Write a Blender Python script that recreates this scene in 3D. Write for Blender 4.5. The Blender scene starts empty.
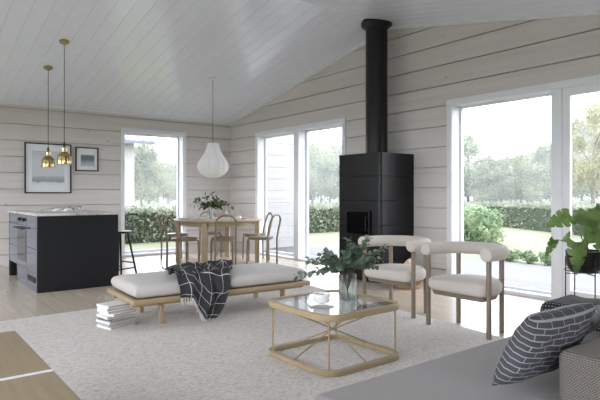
import bpy, bmesh, math, random
from mathutils import Vector, Matrix, noise

PI = math.pi
SC = bpy.context.scene
COL = SC.collection
rnd = random.Random(7)

# ------------------------------------------------------------------ helpers
class MB:
    """collects vertices and faces of ONE mesh object"""
    def __init__(self):
        self.v = []; self.f = []; self.uv = {}
    def add(self, vs, fs, M=None):
        b = len(self.v)
        for p in vs:
            p = Vector(p)
            self.v.append(M @ p if M is not None else p)
        for f in fs: self.f.append([b + i for i in f])
        return self
    def box(self, x0, x1, y0, y1, z0, z1, M=None):
        vs = [(x0,y0,z0),(x1,y0,z0),(x1,y1,z0),(x0,y1,z0),(x0,y0,z1),(x1,y0,z1),(x1,y1,z1),(x0,y1,z1)]
        return self.add(vs, [(0,3,2,1),(4,5,6,7),(0,1,5,4),(1,2,6,5),(2,3,7,6),(3,0,4,7)], M)
    def tube(self, pts, r, n=8, closed=False, caps=True, M=None, flat=1.0):
        pts = [Vector(p) for p in pts]; N = len(pts)
        rs = r if isinstance(r, (list, tuple)) else [r]*N
        tans = []
        for i in range(N):
            if closed: t = pts[(i+1) % N] - pts[i-1]
            else: t = pts[min(i+1, N-1)] - pts[max(i-1, 0)]
            tans.append(t.normalized())
        up = Vector((0,0,1))
        if abs(tans[0].dot(up)) > .9: up = Vector((0,1,0))
        nrm = (up - tans[0]*up.dot(tans[0])).normalized()
        vs = []
        for i in range(N):
            nrm = (nrm - tans[i]*nrm.dot(tans[i]))
            if nrm.length < 1e-6: nrm = tans[i].orthogonal()
            nrm.normalize()
            b = tans[i].cross(nrm)
            for k in range(n):
                a = 2*PI*k/n
                vs.append(pts[i] + (nrm*math.cos(a) + b*math.sin(a)*flat)*rs[i])
        fs = []
        for i in range(N if closed else N-1):
            j = (i+1) % N
            for k in range(n):
                l = (k+1) % n
                fs.append((i*n+k, i*n+l, j*n+l, j*n+k))
        if not closed and caps:
            fs.append(tuple(range(n-1, -1, -1))); fs.append(tuple((N-1)*n+k for k in range(n)))
        return self.add(vs, fs, M)
    def lathe(self, prof, n=24, M=None):
        vs = []; fs = []
        for r, z in prof:
            for k in range(n):
                a = 2*PI*k/n
                vs.append((r*math.cos(a), r*math.sin(a), z))
        for i in range(len(prof)-1):
            for k in range(n):
                l = (k+1) % n
                fs.append((i*n+k, i*n+l, (i+1)*n+l, (i+1)*n+k))
        if prof[0][0] > 1e-5: fs.append(tuple(range(n-1, -1, -1)))
        if prof[-1][0] > 1e-5: fs.append(tuple((len(prof)-1)*n+k for k in range(n)))
        return self.add(vs, fs, M)
    def puff(self, outline, layers, M=None):
        """outline: ccw 2D points; layers: (scale-inset fn value, z). inset moves points toward the centroid by metres"""
        N = len(outline)
        cx = sum(p[0] for p in outline)/N; cy = sum(p[1] for p in outline)/N
        vs = []
        for ins, z in layers:
            for (x, y) in outline:
                d = math.hypot(x-cx, y-cy)
                k = max(0.0, (d-ins)/d)
                vs.append((cx+(x-cx)*k, cy+(y-cy)*k, z))
        fs = []
        L = len(layers)
        for i in range(L-1):
            for k in range(N):
                l = (k+1) % N
                fs.append((i*N+k, i*N+l, (i+1)*N+l, (i+1)*N+k))
        b = len(vs)
        vs.append((cx, cy, layers[0][1])); vs.append((cx, cy, layers[-1][1]))
        for k in range(N):
            l = (k+1) % N
            fs.append((l, k, b)); fs.append(((L-1)*N+k, (L-1)*N+l, b+1))
        return self.add(vs, fs, M)
    def build(self, name, mat, parent=None, smooth=None, bevel=0, seg=2, subsurf=0, fix=True, uvs=None):
        me = bpy.data.meshes.new(name)
        me.from_pydata([tuple(p) for p in self.v], [], self.f)
        if fix:
            bm = bmesh.new(); bm.from_mesh(me)
            bmesh.ops.recalc_face_normals(bm, faces=bm.faces)
            bm.to_mesh(me); bm.free()
        if uvs is not None:
            lay = me.uv_layers.new(name='UVMap')
            for lp in me.loops: lay.data[lp.index].uv = uvs[lp.vertex_index]
        me.materials.append(mat)
        if smooth is not None:
            me.polygons.foreach_set('use_smooth', [True]*len(me.polygons))
            if smooth < 3: me.set_sharp_from_angle(angle=smooth)
        me.update()
        o = bpy.data.objects.new(name, me); COL.objects.link(o)
        if parent is not None: o.parent = parent
        if bevel:
            m = o.modifiers.new('bevel', 'BEVEL'); m.width = bevel; m.segments = seg; m.limit_method = 'ANGLE'; m.angle_limit = .6
            m.harden_normals = False
            if smooth is None:
                me.polygons.foreach_set('use_smooth', [True]*len(me.polygons))
                me.set_sharp_from_angle(angle=.9)
        if subsurf:
            m = o.modifiers.new('subsurf', 'SUBSURF'); m.levels = subsurf; m.render_levels = subsurf
        return o

def tag(o, label, cat, group=None):
    o['label'] = label; o['category'] = cat
    if group: o['group'] = group
    return o
def thing(name, label, cat, loc=(0,0,0), rz=0, group=None):
    o = bpy.data.objects.new(name, None); COL.objects.link(o)
    o.location = loc; o.rotation_euler = (0,0,rz); o.empty_display_size = .1
    return tag(o, label, cat, group)
def struct(o):
    o['kind'] = 'structure'; return o
def dup(root, loc, rz, label=None, group=None, scale=None):
    r = root.copy(); COL.objects.link(r); r.location = loc; r.rotation_euler = (0,0,rz)
    if scale is not None: r.scale = scale
    if label: r['label'] = label
    if group: r['group'] = group
    for ch in list(root.children):
        c = ch.copy(); COL.objects.link(c); c.parent = r
        for g in list(ch.children):
            d = g.copy(); COL.objects.link(d); d.parent = c
    return r
def arc(cx, cy, r, a0, a1, n):
    return [(cx+r*math.cos(a0+(a1-a0)*i/n), cy+r*math.sin(a0+(a1-a0)*i/n)) for i in range(n+1)]
def rrect(hx, hy, r, n=6):
    o = []
    for sx, sy, a in ((1,1,0),(-1,1,PI/2),(-1,-1,PI),(1,-1,1.5*PI)):
        o += arc(sx*(hx-r), sy*(hy-r), r, a, a+PI/2, n)
    return o
def soft_layers(z0, z1, r, n=4, crown=0.0):
    L = []
    for i in range(n+1):
        a = -PI/2 + (PI/2)*i/n
        L.append((r*(1-math.cos(a)), z0+r+r*math.sin(a)))
    for i in range(n+1):
        a = (PI/2)*i/n
        L.append((r*(1-math.cos(a)), z1-r+r*math.sin(a)))
    if crown:
        for k in (.25, .5, .75): L.append((r+k*.6*0.3, z1+crown*math.sin(k*PI/2)))
    return L
def cyl(mb, x, y, z0, z1, r, n=12, M=None):
    return mb.tube([(x,y,z0),(x,y,z1)], r, n, M=M)
T = Matrix.Translation
def R(a, ax='Z'): return Matrix.Rotation(a, 4, ax)

# ------------------------------------------------------------------ materials
class NT:
    def __init__(self, name):
        self.m = bpy.data.materials.new(name); self.m.use_nodes = True
        self.t = self.m.node_tree; self.n = self.t.nodes; self.n.clear()
        self.out = self.n.new('ShaderNodeOutputMaterial')
    def node(self, kind, **kw):
        nd = self.n.new('ShaderNode'+kind)
        for k, v in kw.items():
            if k in nd.inputs.keys(): nd.inputs[k].default_value = v
            else: setattr(nd, k, v)
        return nd
    def link(self, a, b): self.t.links.new(a, b)
    def coords(self, scale=(1,1,1), kind='Object', rot=(0,0,0)):
        tc = self.node('TexCoord'); mp = self.node('Mapping')
        mp.inputs['Scale'].default_value = scale; mp.inputs['Rotation'].default_value = rot
        self.link(tc.outputs[kind], mp.inputs['Vector']); return mp.outputs['Vector']
    def noise(self, vec, scale=5, detail=4, rough=.5):
        nd = self.node('TexNoise'); nd.inputs['Scale'].default_value = scale; nd.inputs['Detail'].default_value = detail
        nd.inputs['Roughness'].default_value = rough
        self.link(vec, nd.inputs['Vector']); return nd.outputs['Fac']
    def ramp(self, fac, stops):
        nd = self.node('ValToRGB'); e = nd.color_ramp.elements
        while len(e) < len(stops): e.new(.5)
        for i, (p, c) in enumerate(stops):
            e[i].position = p; e[i].color = (*c, 1) if len(c) == 3 else c
        self.link(fac, nd.inputs['Fac']); return nd.outputs['Color']
    def mix(self, fac, a, b, blend='MIX'):
        nd = self.node('Mix', data_type='RGBA', blend_type=blend)
        for sock, v in ((nd.inputs[0], fac), (nd.inputs[6], a), (nd.inputs[7], b)):
            if hasattr(v, 'is_linked'): self.link(v, sock)
            elif isinstance(v, (int, float)): sock.default_value = v
            else: sock.default_value = (*v, 1)
        return nd.outputs[2]
    def math(self, op, a, b=0.0):
        nd = self.node('Math', operation=op)
        for i, v in enumerate((a, b)):
            if hasattr(v, 'is_linked'): self.link(v, nd.inputs[i])
            else: nd.inputs[i].default_value = v
        return nd.outputs[0]
    def bsdf(self, color, rough=.5, metal=0.0, bump=None, bs=.2, bd=.01, **kw):
        p = self.node('BsdfPrincipled')
        for key, v in (('Base Color', color), ('Roughness', rough), ('Metallic', metal)):
            if hasattr(v, 'is_linked'): self.link(v, p.inputs[key])
            elif isinstance(v, (tuple, list)): p.inputs[key].default_value = (*v, 1)
            else: p.inputs[key].default_value = v
        for k, v in kw.items(): p.inputs[k.replace('_', ' ')].default_value = v
        if bump is not None:
            b = self.node('Bump'); b.inputs['Strength'].default_value = bs; b.inputs['Distance'].default_value = bd
            self.link(bump, b.inputs['Height']); self.link(b.outputs['Normal'], p.inputs['Normal'])
        self.link(p.outputs[0], self.out.inputs['Surface'])
        return self.m
def srgb(r, g, b):
    f = lambda c: (c/255/12.92) if c/255 <= .04045 else ((c/255+.055)/1.055)**2.4
    return (f(r), f(g), f(b))
def scl(c, k): return tuple(min(1, x*k) for x in c)
def plain(name, c, rough=.5, metal=0, **kw):
    n = NT(name); v = n.coords((1,1,1))
    f = n.noise(v, 9, 3)
    col = n.mix(f, scl(c, .94), scl(c, 1.05))
    return n.bsdf(col, rough, metal, **kw)
def wood(name, c, along='X', rough=.5, contrast=.12, scale=1.0, bump=.08):
    n = NT(name)
    s = {'X': (1.2,16,16), 'Y': (16,1.2,16), 'Z': (16,16,1.2)}[along]
    v = n.coords(tuple(scale*q for q in s))
    f = n.noise(v, 2.0, 6, .6); g = n.noise(v, 9.0, 3, .6)
    col = n.ramp(f, [(.25, scl(c, 1-contrast)), (.5, c), (.75, scl(c, 1+contrast*.7))])
    col = n.mix(n.math('MULTIPLY', g, .12), col, scl(c, .72))
    return n.bsdf(col, rough, bump=g, bs=bump, bd=.002)
def fabric(name, c, scale=350, var=.12, bump=.35, rough=.95):
    n = NT(name); v = n.coords((1,1,1))
    f = n.noise(v, scale, 2, .6); g = n.noise(v, 14, 3)
    col = n.mix(f, scl(c, 1-var), scl(c, 1+var))
    col = n.mix(n.math('MULTIPLY', g, .15), col, scl(c, .85))
    return n.bsdf(col, rough, bump=f, bs=bump, bd=.003, Sheen_Weight=.15)
def logwall(name, along, c=srgb(211,206,203)):
    n = NT(name)
    v = n.coords((.35,8,8) if along == 'X' else (8,.35,8))
    f = n.noise(v, 1.6, 7, .62); fine = n.noise(v, 9, 4, .6)
    col = n.ramp(f, [(.28, scl(c,.86)), (.5, c), (.72, scl(c,1.07))])
    col = n.mix(n.math('MULTIPLY', fine, .22), col, scl(c,.78))
    # plank to plank tint: one value per course height
    tc = n.coords((1,1,1)); sep = n.node('SeparateXYZ'); n.link(tc, sep.inputs[0])
    k = n.math('FLOOR', n.math('DIVIDE', n.math('ADD', sep.outputs['Z'], .084), .266))
    wn = n.node('TexWhiteNoise', noise_dimensions='1D'); n.link(k, wn.inputs['W'])
    col = n.mix(n.math('MULTIPLY', wn.outputs['Value'], .35), col, scl(c,.88))
    # knots
    kv = n.coords((1.6,1.6,4.2))
    vo = n.node('TexVoronoi'); vo.inputs['Scale'].default_value = 1.3; vo.inputs['Randomness'].default_value = 1
    n.link(kv, vo.inputs['Vector'])
    kn = n.ramp(vo.outputs['Distance'], [(.03, (1,1,1)), (.075, (0,0,0))])
    col = n.mix(n.math('MULTIPLY', kn, .55), col, srgb(126,112,100))
    return n.bsdf(col, .75, bump=fine, bs=.12, bd=.003)
def floormat():
    n = NT('oak_floor')
    v = n.coords((1,1,1), rot=(0,0,PI/2))
    br = n.node('TexBrick'); br.offset = .37; br.offset_frequency = 2
    for k, q in (('Scale', 1), ('Mortar Size', .003), ('Mortar Smooth', .2), ('Bias', 0), ('Brick Width', 1.9), ('Row Height', .19)):
        br.inputs[k].default_value = q
    c = srgb(202,189,172)
    br.inputs['Color1'].default_value = (*scl(c,.93),1); br.inputs['Color2'].default_value = (*scl(c,1.04),1)
    br.inputs['Mortar'].default_value = (*scl(c,.45),1)
    n.link(v, br.inputs['Vector'])
    gv = n.coords((16,1.0,16)); g = n.noise(gv, 1.6, 7, .6)
    gr = n.ramp(g, [(.3, scl(c,.88)), (.55, c), (.75, scl(c,1.06))])
    col = n.mix(.5, br.outputs['Color'], gr)
    ro = n.ramp(g, [(.2, (.2,.2,.2)), (.8, (.3,.3,.3))])
    inv = n.math('SUBTRACT', 1.0, br.outputs['Fac'])
    return n.bsdf(col, ro, bump=inv, bs=.25, bd=.002, Specular_IOR_Level=.8)
def rugmat():
    n = NT('wool_rug'); v = n.coords((1,1,1))
    c = srgb(212,204,197)
    a = n.noise(v, 46, 3, .7); b = n.noise(n.coords((38,80,40)), 1, 3, .7)
    col = n.ramp(b, [(.34, scl(c,.58)), (.48, scl(c,.95)), (.64, scl(c,1.12))])
    col = n.mix(n.math('MULTIPLY', a, .35), col, scl(c,.74))
    return n.bsdf(col, .98, bump=b, bs=.7, bd=.012, Sheen_Weight=.2)
def leafmat(name, c1, c2, scale=1.5, transl=.35, rough=.5, objvar=0.0):
    n = NT(name); v = n.coords((1,1,1))
    f = n.noise(v, scale, 3, .6)
    col = n.ramp(f, [(.32, c1), (.68, c2)])
    if objvar:
        oi = n.node('ObjectInfo')
        col = n.mix(n.math('MULTIPLY', oi.outputs['Random'], objvar), col, scl(c2, 1.25))
    n.bsdf(col, rough)
    p = [q for q in n.n if q.type == 'BSDF_PRINCIPLED'][0]
    tr = n.node('BsdfTranslucent'); n.link(col, tr.inputs['Color'])
    mx = n.node('MixShader'); mx.inputs[0].default_value = transl
    n.link(p.outputs[0], mx.inputs[1]); n.link(tr.outputs[0], mx.inputs[2]); n.link(mx.outputs[0], n.out.inputs['Surface'])
    return n.m
def glassmat(name, tint=(1,1,1), refl=1.0, base=.03):
    n = NT(name)
    tr = n.node('BsdfTransparent'); tr.inputs['Color'].default_value = (*tint,1)
    gl = n.node('BsdfGlossy'); gl.inputs['Roughness'].default_value = .02
    lw = n.node('LayerWeight'); lw.inputs['Blend'].default_value = .5
    f = n.math('ADD', n.math('MULTIPLY', n.math('POWER', lw.outputs['Facing'], 5.0), refl), base)
    mx = n.node('MixShader'); n.link(f, mx.inputs[0]); n.link(tr.outputs[0], mx.inputs[1]); n.link(gl.outputs[0], mx.inputs[2])
    n.link(mx.outputs[0], n.out.inputs['Surface']); return n.m

M = {}
M['wallX'] = logwall('whitewashed_log_x', 'X'); M['wallY'] = logwall('whitewashed_log_y', 'Y'); M['wallOut'] = logwall('weathered_pale_log', 'X', srgb(166,164,162))
M['white'] = plain('white_paint', srgb(224,226,231), .45)
M['ceil'] = plain('ceiling_paint', srgb(229,234,244), .13, Specular_IOR_Level=.8)
M['floor'] = floormat(); M['rug'] = rugmat()
M['concrete'] = plain('roof_membrane', srgb(120,120,122), .8)
M['black'] = plain('black_soapstone', srgb(9,10,12), .36, Specular_IOR_Level=.35)
M['blackmetal'] = plain('black_metal', srgb(8,8,9), .36, Specular_IOR_Level=.35)
M['char'] = plain('charcoal_lacquer', srgb(13,16,20), .38, Specular_IOR_Level=.4)
M['char_lit'] = plain('lit_charcoal_front', srgb(84,91,108), .1, Specular_IOR_Level=.8)  # charcoal fronts lightened and blued: window light and sheen put into base colour
M['marble'] = None
n = NT('grey_marble'); v = n.coords((1,1,1)); f = n.noise(v, 3, 8, .7)
M['marble'] = n.bsdf(n.ramp(f, [(.3, srgb(150,148,146)), (.5, srgb(205,203,200)), (.7, srgb(226,225,223))]), .22)
M['brass'] = plain('polished_brass', srgb(172,154,112), .12, 1.0)
M['steel'] = plain('steel', srgb(170,172,176), .25, 1.0)
M['oak'] = wood('oak_x', srgb(164,144,112), 'X', .45); M['oakY'] = wood('oak_y', srgb(174,154,122), 'Y', .45); M['oakZ'] = wood('oak_z', srgb(162,142,110), 'Z', .45)
M['oaktop'] = wood('oak_top', srgb(148,131,106), 'Y', .55, contrast=.2)
M['oakpale'] = wood('pale_oak_x', srgb(178,161,132), 'X', .45); M['oakpaleZ'] = wood('pale_oak_z', srgb(176,159,130), 'Z', .45); M['bent'] = wood('bent_oak', srgb(138,124,104), 'Z', .45)
M['taupe'] = wood('taupe_ash', srgb(130,116,100), 'Z', .55)
M['boucle'] = fabric('oat_boucle', srgb(200,192,183), 260, .1, .5)
M['linen'] = fabric('cream_linen', srgb(196,191,185), 380, .1, .4)
M['sofa'] = fabric('grey_weave', srgb(134,129,127), 300, .3, .6)
n = NT('taupe_basket_weave'); v = n.coords((1,1,1))
ck = n.node('TexWave', wave_type='BANDS', bands_direction='DIAGONAL'); ck.inputs['Scale'].default_value = 60; ck.inputs['Distortion'].default_value = 0
n.link(v, ck.inputs['Vector'])
ck2 = n.node('TexWave', wave_type='BANDS', bands_direction='Z'); ck2.inputs['Scale'].default_value = 42; n.link(v, ck2.inputs['Vector'])
f = n.math('MULTIPLY', ck.outputs['Fac'], ck2.outputs['Fac'])
M['weave'] = n.bsdf(n.ramp(f, [(.1, srgb(84,79,74)), (.7, srgb(134,127,120))]), .95, bump=f, bs=.5, bd=.004)
M['wicker'] = wood('wicker', srgb(168,134,96), 'Z', .7, contrast=.35)
M['bark'] = wood('birch_bark', srgb(186,168,142), 'X', .8, contrast=.35)
M['cut'] = plain('cut_wood', srgb(222,190,146), .75)
M['paper'] = plain('paper_pages', srgb(176,170,164), .85)  # page tone darkened: shade in the gaps between covers put into the colour
M['cover'] = plain('white_cover', srgb(232,231,230), .5); M['cover2'] = plain('grey_cover', srgb(176,172,168), .5)
M['cover3'] = plain('dark_cover', srgb(92,90,90), .5); M['china'] = plain('white_china', srgb(238,237,234), .2)
M['coffee'] = plain('coffee', srgb(60,38,24), .15)
M['glass'] = glassmat('window_glass', (1,1,1), .55, .015); M['tglass'] = glassmat('table_glass', (.93,.96,.95), .95, .05); M['vglass'] = glassmat('vase_glass', (.90,.93,.93), 1.0, .10)
M['ovenglass'] = plain('oven_glass', srgb(28,29,33), .06)
M['euca'] = leafmat('eucalyptus_leaf', srgb(82,100,84), srgb(138,154,134), 12, .25)
M['monst'] = leafmat('monstera_leaf', srgb(54,84,42), srgb(126,150,84), 7, .3, .35)
M['tleaf'] = leafmat('table_leaf', srgb(54,72,48), srgb(96,116,78), 9, .25)
M['stem'] = plain('green_stem', srgb(92,104,70), .6); M['twig'] = plain('twig', srgb(96,80,62), .7)
M['tree'] = leafmat('tree_leaf', srgb(92,103,84), srgb(142,147,118), .35, .45, .7, .35)
M['treey'] = leafmat('tree_leaf_yellow', srgb(114,118,86), srgb(160,156,116), .35, .45, .7, .3)
M['hedge'] = leafmat('hedge_leaf', srgb(104,112,94), srgb(150,155,132), 1.2, .35, .5)
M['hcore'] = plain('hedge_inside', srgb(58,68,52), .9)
M['shrub'] = leafmat('shrub_leaf', srgb(98,122,88), srgb(166,180,142), 1.5, .35, .6)
M['bole'] = plain('tree_bark', srgb(128,118,106), .9)
def grassmat(name, a, b, s):
    n = NT(name); v = n.coords((1,1,1)); f = n.noise(v, s, 6, .65); g = n.noise(v, s*14, 3, .6)
    col = n.ramp(f, [(.3, a), (.7, b)]); col = n.mix(n.math('MULTIPLY', g, .4), col, scl(a,.8))
    return n.bsdf(col, .9, bump=g, bs=.6, bd=.05)
M['lawn'] = grassmat('lawn_grass', srgb(100,103,80), srgb(132,131,106), .6)
M['field'] = grassmat('field_grass', srgb(92,96,78), srgb(118,118,98), .12)
n = NT('grey_decking'); v = n.coords((1,1,1)); br = n.node('TexBrick'); br.offset = .5
for k, q in (('Scale',1),('Mortar Size',.004),('Brick Width',3.0),('Row Height',.14)): br.inputs[k].default_value = q
br.inputs['Color1'].default_value = (*srgb(84,83,86),1); br.inputs['Color2'].default_value = (*srgb(96,95,98),1); br.inputs['Mortar'].default_value = (*srgb(50,49,51),1)
n.link(n.coords((1,1,1), rot=(0,0,PI/2)), br.inputs['Vector'])
M['deck'] = n.bsdf(br.outputs['Color'], .6, bump=n.math('SUBTRACT', 1.0, br.outputs['Fac']), bs=.3, bd=.004)
# charcoal window-pane throw: thin pale lines in both directions (pattern lives in the cloth's own UV)
n = NT('windowpane_throw'); tc = n.node('TexCoord'); sep = n.node('SeparateXYZ'); n.link(tc.outputs['UV'], sep.inputs[0])
def stripe(n, s, per, w):
    fr = n.math('FRACT', n.math('DIVIDE', s, per)); return n.math('LESS_THAN', fr, w)
st = n.math('MAXIMUM', stripe(n, sep.outputs['X'], .17, .038), stripe(n, sep.outputs['Y'], .115, .05))
nz = n.noise(n.coords((1,1,1)), 300, 2)
M['throw'] = n.bsdf(n.mix(st, n.mix(nz, srgb(40,40,43), srgb(60,59,62)), srgb(196,194,190)), .95, bump=nz, bs=.4, bd=.003)
M['fringe'] = fabric('pale_fringe', srgb(214,210,204))
# brick-line cushion
n = NT('brick_line_fabric'); br = n.node('TexBrick'); br.offset = .5
for k, q in (('Scale',1),('Mortar Size',.0022),('Mortar Smooth',.1),('Brick Width',.085),('Row Height',.024)): br.inputs[k].default_value = q
c = srgb(64,64,69)
br.inputs['Color1'].default_value = (*c,1); br.inputs['Color2'].default_value = (*scl(c,1.15),1); br.inputs['Mortar'].default_value = (*srgb(150,150,153),1)
tc = n.node('TexCoord'); n.link(tc.outputs['UV'], br.inputs['Vector'])
nz = n.noise(n.coords((1,1,1)), 300, 2)
M['brick'] = n.bsdf(br.outputs['Color'], .9, bump=nz, bs=.3, bd=.002)
n = NT('mottled_grey_fabric'); v = n.coords((1,1,1)); f = n.noise(v, 16, 4, .65)
M['mottle'] = n.bsdf(n.ramp(f, [(.35, srgb(78,79,83)), (.52, srgb(140,141,144)), (.66, srgb(196,196,196))]), .9)
n = NT('black_dotted_fabric'); tc = n.node('TexCoord'); sep = n.node('SeparateXYZ'); n.link(tc.outputs['UV'], sep.inputs[0])
fx = n.math('FRACT', n.math('DIVIDE', sep.outputs['X'], .017)); fy = n.math('FRACT', n.math('DIVIDE', sep.outputs['Y'], .017))
d = n.math('MULTIPLY', n.math('LESS_THAN', fx, .3), n.math('LESS_THAN', fy, .4))
M['dots'] = n.bsdf(n.mix(d, srgb(16,16,18), srgb(150,148,146)), .9)
# prints in the frames
def printmat(name, c, seed, zoff):
    n = NT(name); v = n.coords((1,1,1)); sep = n.node('SeparateXYZ'); n.link(v, sep.inputs[0])
    q = n.noise(n.coords((5,5,16)), 1.6, 6, .65)
    h = n.math('ADD', sep.outputs['Z'], n.math('MULTIPLY', n.math('SUBTRACT', q, .5), .09))
    mr = n.node('MapRange'); mr.inputs['From Min'].default_value = zoff; mr.inputs['From Max'].default_value = zoff+.6
    n.link(h, mr.inputs['Value'])
    col = n.ramp(mr.outputs[0], c)
    return n.bsdf(col, .35)
M['print1'] = printmat('misty_lake_print', [(.0, srgb(226,229,233)), (.1, srgb(214,218,224)), (.13, srgb(150,155,166)), (.25, srgb(176,181,190)), (.3, srgb(205,209,214)), (.7, srgb(214,217,221)), (1, srgb(196,200,206))], 1, -.30)
M['print2'] = printmat('grey_landscape_print', [(.0, srgb(190,192,196)), (.16, srgb(120,124,130)), (.24, srgb(96,100,108)), (.34, srgb(176,180,184)), (.6, srgb(212,214,216)), (1, srgb(222,223,225))], 2, -.105)
M['mat'] = plain('picture_mount', srgb(228,231,236), .6)
M['terra'] = plain('bread_crust', srgb(150,96,64), .8)
n = NT('magazine_print'); v = n.coords((1,1,1)); f = n.noise(v, 22, 3, .7)
M['mag'] = n.bsdf(n.ramp(f, [(.38, srgb(116,92,84)), (.46, srgb(150,146,142)), (.55, srgb(222,220,217)), (.7, srgb(236,235,233))]), .4)
n = NT('rice_paper_shade')
p = n.node('BsdfPrincipled'); p.inputs['Base Color'].default_value = (.95,.95,.95,1); p.inputs['Roughness'].default_value = .8
tr = n.node('BsdfTranslucent'); tr.inputs['Color'].default_value = (*srgb(246,246,245),1)
mx = n.node('MixShader'); mx.inputs[0].default_value = .22; n.link(p.outputs[0], mx.inputs[1]); n.link(tr.outputs[0], mx.inputs[2]); n.link(mx.outputs[0], n.out.inputs['Surface'])
M['shade'] = n.m

# ------------------------------------------------------------------ room shell
XR, YB, XL, YF = 5.72, 9.70, -1.80, -2.00     # right, back, left, front (behind the camera) wall planes
RY, RZ = 5.20, 3.57                            # ridge
SL, SR = (RZ-2.66)/(YB-RY), .195
def roof(y): return RZ-(y-RY)*SL if y > RY else RZ-(RY-y)*SR
TH = .22
def clip(poly, n, d):
    """keep the part of a 3D polygon with n.p <= d"""
    out = []
    for i in range(len(poly)):
        a, b = poly[i], poly[(i+1) % len(poly)]
        da, db = n.dot(a)-d, n.dot(b)-d
        if da <= 0: out.append(a)
        if (da < 0 < db) or (db < 0 < da): out.append(a.lerp(b, da/(da-db)))
    return out if len(out) > 2 else []
def log_wall(name, mat, u0, u1, holes, to3, gable, ztop):
    """log courses with v-grooves, cut by openings and roof; to3(u, depth, z), depth>0 = into the room"""
    mb = MB()
    polys = []
    z = -.084
    while z < ztop:
        zt = z+.266; g = .0075; dp = .035
        for (za, da, zb, db) in ((z, -dp, z+g-.002, -dp), (z+g-.002, -dp, z+g, 0), (z+g, 0, zt-g, 0), (zt-g, 0, zt-g+.002, -dp), (zt-g+.002, -dp, zt, -dp)):
            polys.append([Vector((u0,da,za)), Vector((u1,da,za)), Vector((u1,db,zb)), Vector((u0,db,zb))])
        z = zt
    polys.append([Vector((u0,-TH,-.1)), Vector((u1,-TH,-.1)), Vector((u1,-TH,ztop+.2)), Vector((u0,-TH,ztop+.2))])   # outer skin
    X_, Z_ = Vector((1,0,0)), Vector((0,0,1))
    for (a, b, c, d) in holes:
        nxt = []
        for p in polys:
            nxt.append(clip(p, X_, a)); nxt.append(clip(p, -X_, -b))
            m = clip(clip(p, X_, b), -X_, -a) if p else []
            if m: nxt.append(clip(m, Z_, c)); nxt.append(clip(m, -Z_, -d))
        polys = [p for p in nxt if p]
    if gable:
        nxt = []
        for p in polys:
            q = clip(clip(p, X_, RY), Vector((-SR,0,1)), RZ-RY*SR+.03)
            if q: nxt.append(q)
            q = clip(p, -X_, -RY)
            if q: q = clip(q, Vector((SL,0,1)), RZ+RY*SL+.03)
            if q: nxt.append(q)
        polys = nxt
    polys = [q for q in (clip(p, -Z_, .1) for p in polys) if q]
    for p in polys:
        mb.add([to3(*q) for q in p], [tuple(range(len(p)))])
    return struct(mb.build(name, mat, fix=False))

H_SMALL = (6.21, 8.66, .0, 2.31); H_BIG = (1.30, 4.17, .0, 2.31); H_BACK = (3.46, 4.65, .02, 2.33)
log_wall('wall_right', M['wallY'], YF-.1, YB+.1, [H_SMALL, H_BIG], lambda u, d, z: (XR-d, u, z), True, 3.7)
log_wall('wall_back', M['wallX'], XL-.1, XR+.1, [H_BACK], lambda u, d, z: (u, YB-d, z), False, 2.70)
L_HOLES = [(-1.6, 4.4, .0, 2.4), (6.0, 9.5, .0, 2.4)]
log_wall('wall_left', M['wallY'], YF-.1, YB+.1, L_HOLES, lambda u, d, z: (XL+d, u, z), True, 3.7)
R_HOLES = [(-1.5, 1.6, .0, 2.05)]
log_wall('wall_rear', M['wallX'], XL-.1, XR+.1, R_HOLES, lambda u, d, z: (u, YF+d, z), False, 2.25)
b = MB(); b.box(XL-.2, XR+.2, YF-.2, YB+.2, -.2, 0); struct(b.build('floor', M['floor']))
# ceiling boards run from eave to ridge, 0.2 m wide with a fine groove
mb = MB()
def slope_pt(x, y, d=0): return (x, y, roof(y)-d)
x = 1.914-.2*19
while x < XR+.1:
    for (ya, yb) in ((RY, YB+.05), (YF-.05, RY)):
        a, b_, g, dp = x+.0025, x+.1975, .0025, -.006
        P4 = lambda xa, da, xb, db: mb.add([slope_pt(xa, ya+1e-6, da), slope_pt(xb, ya+1e-6, db), slope_pt(xb, yb-1e-6, db), slope_pt(xa, yb-1e-6, da)], [(0,1,2,3)])
        P4(a, 0, b_, 0); P4(b_, 0, b_+g, dp); P4(b_+g, dp, x+.2+.0025, 0)
    x += .2
struct(mb.build('ceiling', M['ceil'], fix=False))
mb = MB()
for (ya, yb) in ((RY, YB+.6), (YF-.6, RY)):
    x0, x1 = XL-.4, XR+.45
    za, zb = RZ-(abs(ya-RY))*(SL if ya >= RY and yb > RY else SR), RZ-(abs(yb-RY))*(SL if yb > RY else SR)
    vs = [(x0,ya,za+.04),(x1,ya,za+.04),(x1,yb,zb+.04),(x0,yb,zb+.04)]
    vs += [(p[0],p[1],p[2]+.2) for p in vs]
    mb.add(vs, [(0,3,2,1),(4,5,6,7),(0,1,5,4),(1,2,6,5),(2,3,7,6),(3,0,4,7)])
struct(mb.build('roof', M['concrete']))
# white cornice strips where the walls meet the ceiling
mb = MB()
for (ya, yb) in ((RY, YB), (YF, RY)):
    za, zb = roof(ya), roof(yb)
    vs = []
    for (xx) in (XR-.028, XR+.01):
        vs += [(xx,ya,za-.045),(xx,yb,zb-.045),(xx,yb,zb+.01),(xx,ya,za+.01)]
    mb.add(vs, [(0,1,2,3),(4,7,6,5),(0,4,5,1),(1,5,6,2),(2,6,7,3),(3,7,4,0)])
struct(mb.build('trim_1', M['white']))
mb = MB(); mb.box(XL, XR-.03, YB-.028, YB+.01, 2.66-.035, 2.68); struct(mb.build('trim_2', M['white']))

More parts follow.
